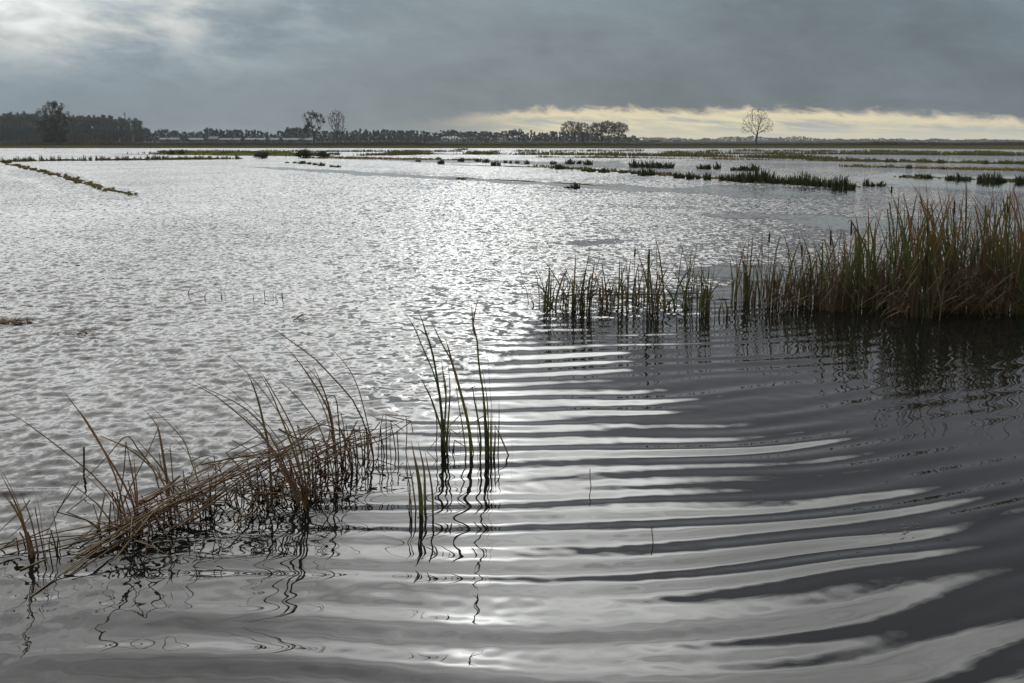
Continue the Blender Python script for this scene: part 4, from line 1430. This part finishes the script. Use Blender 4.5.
traced('reed_tuft', 'large dark reed tuft with many long blades swept leftwards, amid the bundle', 'reeds', (305, 506), [
    ('leaves', .012, [(217, 347), (228, 355), (240, 366), (255, 381), (274, 406), (289, 430), (300, 465), (306, 506)]), ('leaves', .011, [(186, 367), (200, 371), (222, 383), (240, 398), (261, 418), (283, 445), (298, 480), (305, 506)]),
    ('leaves', .010, [(190, 377), (203, 387), (225, 397), (246, 409), (265, 428), (279, 452), (292, 484), (300, 506)]), ('leaves', .009, [(228, 405), (246, 418), (262, 434), (276, 458), (290, 485), (298, 506)]),
    ('leaves', .016, [(255, 368), (262, 374), (269, 385), (283, 409), (295, 434), (303, 461), (307, 506)]), ('leaves', .014, [(257, 370), (270, 391), (282, 420), (294, 452), (302, 480), (306, 506)]),
    ('green_leaves', .013, [(247, 372), (252, 383), (258, 400), (263, 421), (269, 450), (271, 494)]), ('leaves', .007, [(268, 373), (280, 381), (293, 393), (307, 409), (320, 428), (330, 460), (334, 490)]),
    ('leaves', .009, [(240, 432), (262, 440), (280, 465), (296, 490), (304, 506)]), ('leaves', .010, [(263, 420), (280, 450), (296, 484), (308, 508)]),
    ('stems', .009, [(232, 440), (252, 452), (270, 470), (288, 505)]), ('leaves', .009, [(282, 440), (295, 470), (303, 490), (309, 508)])],
    group=G, seed=4, extra=stubs([(306, 506), (304, 500), (286, 495), (270, 492), (255, 496), (240, 500)], (.08, .26), 7, 7))
traced('reed_tuft', 'reed tuft with two long blades arching over from the right part of the bundle', 'reeds', (345, 470), [
    ('leaves', .009, [(261, 327), (272, 328), (292, 342), (314, 358), (335, 380), (354, 402), (367, 432), (374, 462)]), ('leaves', .012, [(279, 341), (295, 357), (308, 375), (322, 397), (331, 420), (336, 468)]),
    ('leaves', .010, [(291, 353), (308, 368), (320, 383), (328, 403), (333, 425), (338, 470)]), ('leaves', .010, [(313, 365), (320, 381), (326, 397), (331, 420), (336, 472)]),
    ('leaves', .008, [(318, 335), (332, 349), (347, 366), (357, 385), (364, 409), (370, 436), (374, 462)]), ('leaves', .009, [(306, 369), (316, 392), (328, 420), (338, 468)]),
    ('dry_stems', .006, [(214, 421), (250, 420), (292, 421), (322, 424), (338, 430)], (338, 470)), ('stems', .010, [(323, 404), (330, 396), (335, 397), (338, 412), (342, 468)]),
    ('stems', .010, [(341, 413), (344, 430), (346, 470)]), ('stems', .010, [(346, 424), (349, 445), (351, 470)]), ('dry_stems', .008, [(350, 426), (360, 432), (372, 431), (380, 422)], (360, 462)),
    ('stems', .008, [(383, 414), (380, 432), (378, 460)]), ('dry_stems', .008, [(383, 414), (396, 418), (411, 421)], (380, 460)), ('stems', .009, [(406, 417), (407, 430), (406, 452)]),
    ('stems', .007, [(411, 421), (413, 432)], (406, 452)), ('stems', .008, [(392, 420), (390, 440), (391, 458)])],
    group=G, seed=5, extra=stubs([(338, 470), (348, 468), (330, 474), (318, 480), (366, 460), (380, 458), (392, 456)], (.08, .30), 8, 7))


def bent_bundle():
    """the flattened, bleached stems that lie across the broken reed line"""
    r = random.Random(66)
    c = at(260, 492)
    t = empty('reed_bundle', c); tag(t, 'long bundle of flattened straw-coloured reed stems lying across the broken reed line', 'reeds')
    b = MB(); d = MB(); lo = MB()

    def stem(x0, y0, b0, x1, y1, b1, w_, mb, sag=0.0):
        # start pixel over the water point at row b0, end pixel over row b1
        p = at_depth(x0, y0, at(x0, b0).y); q = at_depth(x1, y1, at(x1, b1).y)
        m1 = p.lerp(q, .35) + Vector((0, 0, sag + r.gauss(0, .012))); m2 = p.lerp(q, .7) + Vector((0, 0, sag + r.gauss(0, .012)))
        pts = [v - c for v in spline([p, m1, m2, q], 10)]
        mb.tube(pts, [w_ * .5 * (1 - .3 * i / 9) for i in range(10)], 5, 0, r.random())
    for i in range(50):      # the main sheaf: bleached stems felled at slightly different angles
        u = r.random(); x1 = 150 + 200 * r.random() ** .8
        L = r.uniform(45, 175); x0 = max(70 + r.uniform(0, 20), x1 - L)
        mid = lambda x: np.interp(x, [70, 150, 230, 285, 343], [550, 512, 476, 452, 420])
        y1 = mid(x1) + r.gauss(0, 9); y0 = mid(x0) + r.gauss(0, 13)
        stem(x0, y0, max(y0 + 3, np.interp(x0, [70, 230, 345], [552, 512, 472]) + r.gauss(0, 6)), x1, y1, np.interp(x1, [100, 285, 343], [540, 496, 472]) + r.gauss(0, 7), r.uniform(.004, .0095), b if r.random() < .62 else d, sag=r.gauss(0, .025))
    for i in range(18):      # toward the right end
        x0 = r.uniform(250, 330); y0 = np.interp(x0, [250, 330], [482, 452]) + r.gauss(0, 9)
        x1 = min(411, x0 + r.uniform(35, 110)); y1 = np.interp(x1, [285, 345, 411], [455, 440, 421]) + r.gauss(0, 5)
        stem(x0, y0, 492, x1, y1, np.interp(x1, [345, 410], [474, 452]), r.uniform(.005, .010), b if r.random() < .55 else d, sag=r.gauss(0, .02))
    for i in range(34):      # loose bits at all angles, some kinked
        x0 = r.uniform(110, 385); row = np.interp(x0, [100, 230, 306, 345, 400], [538, 508, 494, 472, 455]) + r.gauss(0, 6)
        p = at(x0, row) - c; a = r.uniform(.2, 2.9); L = r.uniform(.12, .40)
        q = p + Vector((math.cos(a) * L, r.gauss(0, .12), math.sin(a) * L * .8)); a2 = a + r.choice((-1, 1)) * r.uniform(1.2, 2.4); L2 = r.uniform(.08, .32)
        e = q + Vector((math.cos(a2) * L2, r.gauss(0, .1), max(-q.z, math.sin(a2) * L2 * .8)))
        (b if r.random() < .5 else d).tube([p - Vector((0, 0, .08)), p.lerp(q, .5), q, q.lerp(e, .5), e], [.0042, .004, .0036, .003, .002], 5, 0, r.random())
    for x0, y0, x1, y1 in ((-10, 552, 128, 527), (-8, 546, 150, 515), (2, 556, 140, 520), (30, 597, 130, 520), (20, 570, 120, 536), (64, 574, 180, 500), (70, 560, 160, 508), (-15, 560, 90, 545), (40, 552, 170, 508)):
        stem(x0, y0, max(y0, 556), x1, y1, 530, .008, b)
    for x0, y0, x1, y1 in ((137, 504, 180, 476), (140, 501, 176, 480)):      # the two palest, thickest pieces
        stem(x0, y0, 526, x1, y1, 512, .017, lo)
    for x0, y0, x1, y1 in ((232, 528, 283, 467), (222, 548, 262, 500), (205, 556, 250, 527), (140, 585, 182, 545)):
        stem(x0, y0, y0 + 1, x1, y1, 505, .007, b)
    b.build('straw_stems', M['straw'], t); d.build('dark_stems', M['reed_brown'], t); lo.build('pale_stems', M['straw'], t)
    k = MB()
    for i in range(80):      # broken bits and tangle under the sheaf, at the water
        u = r.random(); px = 150 + u * 225; row = np.interp(px, [100, 230, 306, 345, 400], [540, 508, 492, 472, 455]) + r.gauss(0, 7)
        p = at(px, row) - c; h = r.uniform(.02, .20)
        q = p + Vector((r.gauss(0, .12), r.gauss(0, .06), h))
        e = q + Vector((r.gauss(0, .10), r.gauss(0, .06), -r.uniform(0, h * 1.1)))
        k.tube([p - Vector((0, 0, .05)), p.lerp(q, .6) + Vector((0, 0, .01)), q, e], [.004, .004, .0035, .003], 4, 0, r.random())
    k.build('stubble_stems', M['reed_brown'], t)


bent_bundle()

G2 = 'young green cattails standing in open water'
traced('cattail_clump', 'slender green cattail tuft with bowed rusty tips in open water, by the straight one', 'cattail', (450, 450), [
    ('green_leaves', .010, [(402, 309), (409, 319), (415, 329), (424, 351), (434, 374), (440, 401), (443, 449)]), ('green_leaves', .012, [(418, 311), (422, 320), (425, 330), (432, 351), (437, 378), (441, 405), (445, 450)]),
    ('green_leaves', .010, [(427, 314), (434, 327), (440, 340), (454, 367), (462, 401), (469, 425), (471, 457)]), ('green_leaves', .018, [(445, 338), (449, 350), (453, 366), (461, 394), (469, 428), (471, 457)]),
    ('green_leaves', .010, [(441, 358), (443, 372), (446, 391), (445, 420), (444, 447)]), ('green_leaves', .010, [(448, 362), (450, 391), (448, 425), (447, 448)]),
    ('leaves', .009, [(415, 328), (421, 331), (427, 336)], (441, 449)), ('green_leaves', .008, [(429, 409), (436, 415), (444, 420), (447, 448)]),
    ('dry_stems', .007, [(421, 459), (440, 436), (463, 412)], (450, 452)), ('green_leaves', .009, [(455, 375), (458, 400), (463, 430), (466, 455)]), ('stems', .007, [(440, 395), (441, 420), (441, 448)])], group=G2, seed=7,
    extra=stubs([(443, 449), (447, 448), (453, 450)], (.05, .16), 2, 3))
traced('cattail_clump', 'straight tall cattail tuft with a forked tip and short green side stems, in open water', 'cattail', (489, 456), [
    ('green_leaves', .013, [(471, 300), (472, 312), (473, 324), (477, 340), (479, 367), (483, 391), (486, 425), (488, 457)]), ('leaves', .009, [(478, 299), (475, 312), (473, 326), (475, 336)], (488, 457)),
    ('green_leaves', .010, [(481, 363), (486, 391), (488, 415), (489, 457)]), ('green_leaves', .013, [(491, 410), (491, 432), (491, 457)]), ('green_leaves', .012, [(495, 420), (495, 440), (494, 457)]),
    ('green_leaves', .008, [(499, 397), (499, 425), (498, 455)]), ('dry_leaves', .008, [(494, 423), (502, 440), (510, 459)], (494, 456)), ('dry_leaves', .006, [(451, 439), (470, 425), (488, 413)], (488, 456)),
    ('stems', .004, [(475, 385), (477, 410), (478, 450)]), ('green_leaves', .012, [(483, 402), (485, 430), (486, 457)]), ('dry_leaves', .006, [(465, 392), (470, 389), (475, 386)], (478, 452))], group=G2, seed=8)
traced('cattail_clump', 'small dark cattail tuft nearest the camera, left of the bright glare', 'cattail', (420, 512), [
    ('green_leaves', .011, [(411, 440), (414, 455), (418, 472), (421, 492), (422, 516)]), ('green_leaves', .010, [(418, 442), (421, 455), (424, 470), (425, 490), (425, 508)]), ('green_leaves', .009, [(414, 459), (417, 475), (419, 490), (420, 514)]),
    ('leaves', .007, [(403, 462), (407, 475), (410, 489), (409, 512)]), ('dry_stems', .005, [(372, 488), (388, 476), (403, 463)], (409, 512)), ('leaves', .008, [(407, 458), (412, 480), (416, 512)])], group=G2, seed=9)

one('green_stem', 'single short green stem poking straight out of the water above the left tuft', 'stem', M['cattail_green'], [([at(84, 479) - Vector((0, 0, .1)), at(84, 479), px_path([(84, 463)], at(84, 479).y)[0], px_path([(84, 447)], at(84, 479).y)[0]], .006)])
one('straw_stalk', 'thin pale stalk poking out of the rippled water right of the glare', 'stalk', M['straw'], [([at(591, 487) - Vector((0, 0, .1)), at(591, 487), px_path([(590, 478)], at(591, 487).y)[0], px_path([(590, 469)], at(591, 487).y)[0]], .0025)])
one('straw_stalk', 'thin pale stalk poking out of the smooth ripples nearer the camera', 'stalk', M['straw'], [([at(653, 541) - Vector((0, 0, .1)), at(653, 541), px_path([(652, 533)], at(653, 541).y)[0], px_path([(652, 526)], at(653, 541).y)[0]], .0025)])


def float_litter(px, py, wpx, n, label, seed, size=1.0):
    r = random.Random(seed); c = at(px, py); k = c.y / F
    b = MB(); W = wpx * k / 2
    for i in range(n):
        p = Vector((r.gauss(0, .5) * W, r.gauss(0, .4) * W * .8, .008)); a = r.gauss(0, .6); L = r.uniform(.05, .2) * size
        d = Vector((math.cos(a), math.sin(a), 0)) * L
        b.ribbon([p - d, p - d * .3 + Vector((0, 0, r.uniform(.0, .05) * size)), p + d * .4 + Vector((0, 0, r.uniform(0, .04) * size)), p + d], r.uniform(.008, .016) * (.35 + .65 * size), r, 0, r.random())
    o = b.build('floating_litter', M['reed_brown'], loc=c); tag(o, label, 'plant litter')


float_litter(8, 323, 36, 60, 'raft of dark reed litter floating at the left edge of the flood', 1)
float_litter(36, 322, 14, 8, 'few strands of litter floating right of the raft at the left edge', 2)
float_litter(88, 333, 26, 14, 'scattered dark specks of floating litter in the chop right of the raft', 3)
float_litter(300, 320, 40, 14, 'scattered dark specks of floating litter beyond the long arching blade', 4)
float_litter(915, 533, 56, 12, 'thin row of dark litter specks on the smooth water at lower right', 5, .12)
for px, lab in ((212, 'faint sparse stems standing in the chop, left of the other faint tuft'), (273, 'faint sparse stems standing in the chop beyond the long arching blade')):
    r_ = random.Random(px); c_ = at(px, 300); b_ = MB()
    for i in range(7):
        p_ = Vector((r_.gauss(0, .16), r_.gauss(0, .12), -.1)); h_ = r_.uniform(.04, .2)
        b_.ribbon([p_, p_ + Vector((0, 0, .1 + h_ * .5)), p_ + Vector((r_.gauss(0, .04), 0, .1 + h_))], .011, r_, 0, r_.random())
    tag(b_.build('reed_stubble', M['rush'], loc=c_), lab, 'reeds')

# ------------------------------------------------------------------ the damp air over the flood
def haze():
    b = MB(); b.box(-3600, 3600, -120, 3300, -1.6, 32.0)
    m, n, out = new_mat('haze_air')
    v = n.new('ShaderNodeVolumePrincipled')
    v.inputs['Color'].default_value = (.80, .88, .95, 1); v.inputs['Density'].default_value = HAZE
    v.inputs['Anisotropy'].default_value = 0.0
    n.t.links.new(v.outputs[0], out.inputs['Volume'])
    o = b.build('haze', m, smooth=False); tag(o, 'thin damp haze over the flooded land', 'haze', kind='stuff')


HAZE = 0.00013
haze()

# ------------------------------------------------------------------ render settings
scene.render.engine = 'CYCLES'
cy = scene.cycles
cy.use_denoising = True
cy.max_bounces = 6; cy.diffuse_bounces = 2; cy.glossy_bounces = 3; cy.transmission_bounces = 2; cy.transparent_max_bounces = 4
cy.caustics_reflective = False; cy.caustics_refractive = False
cy.sample_clamp_indirect = 6.0
scene.view_settings.view_transform = 'Standard'
scene.view_settings.look = 'None'
scene.view_settings.exposure = 0.0
scene.view_settings.gamma = 1.0
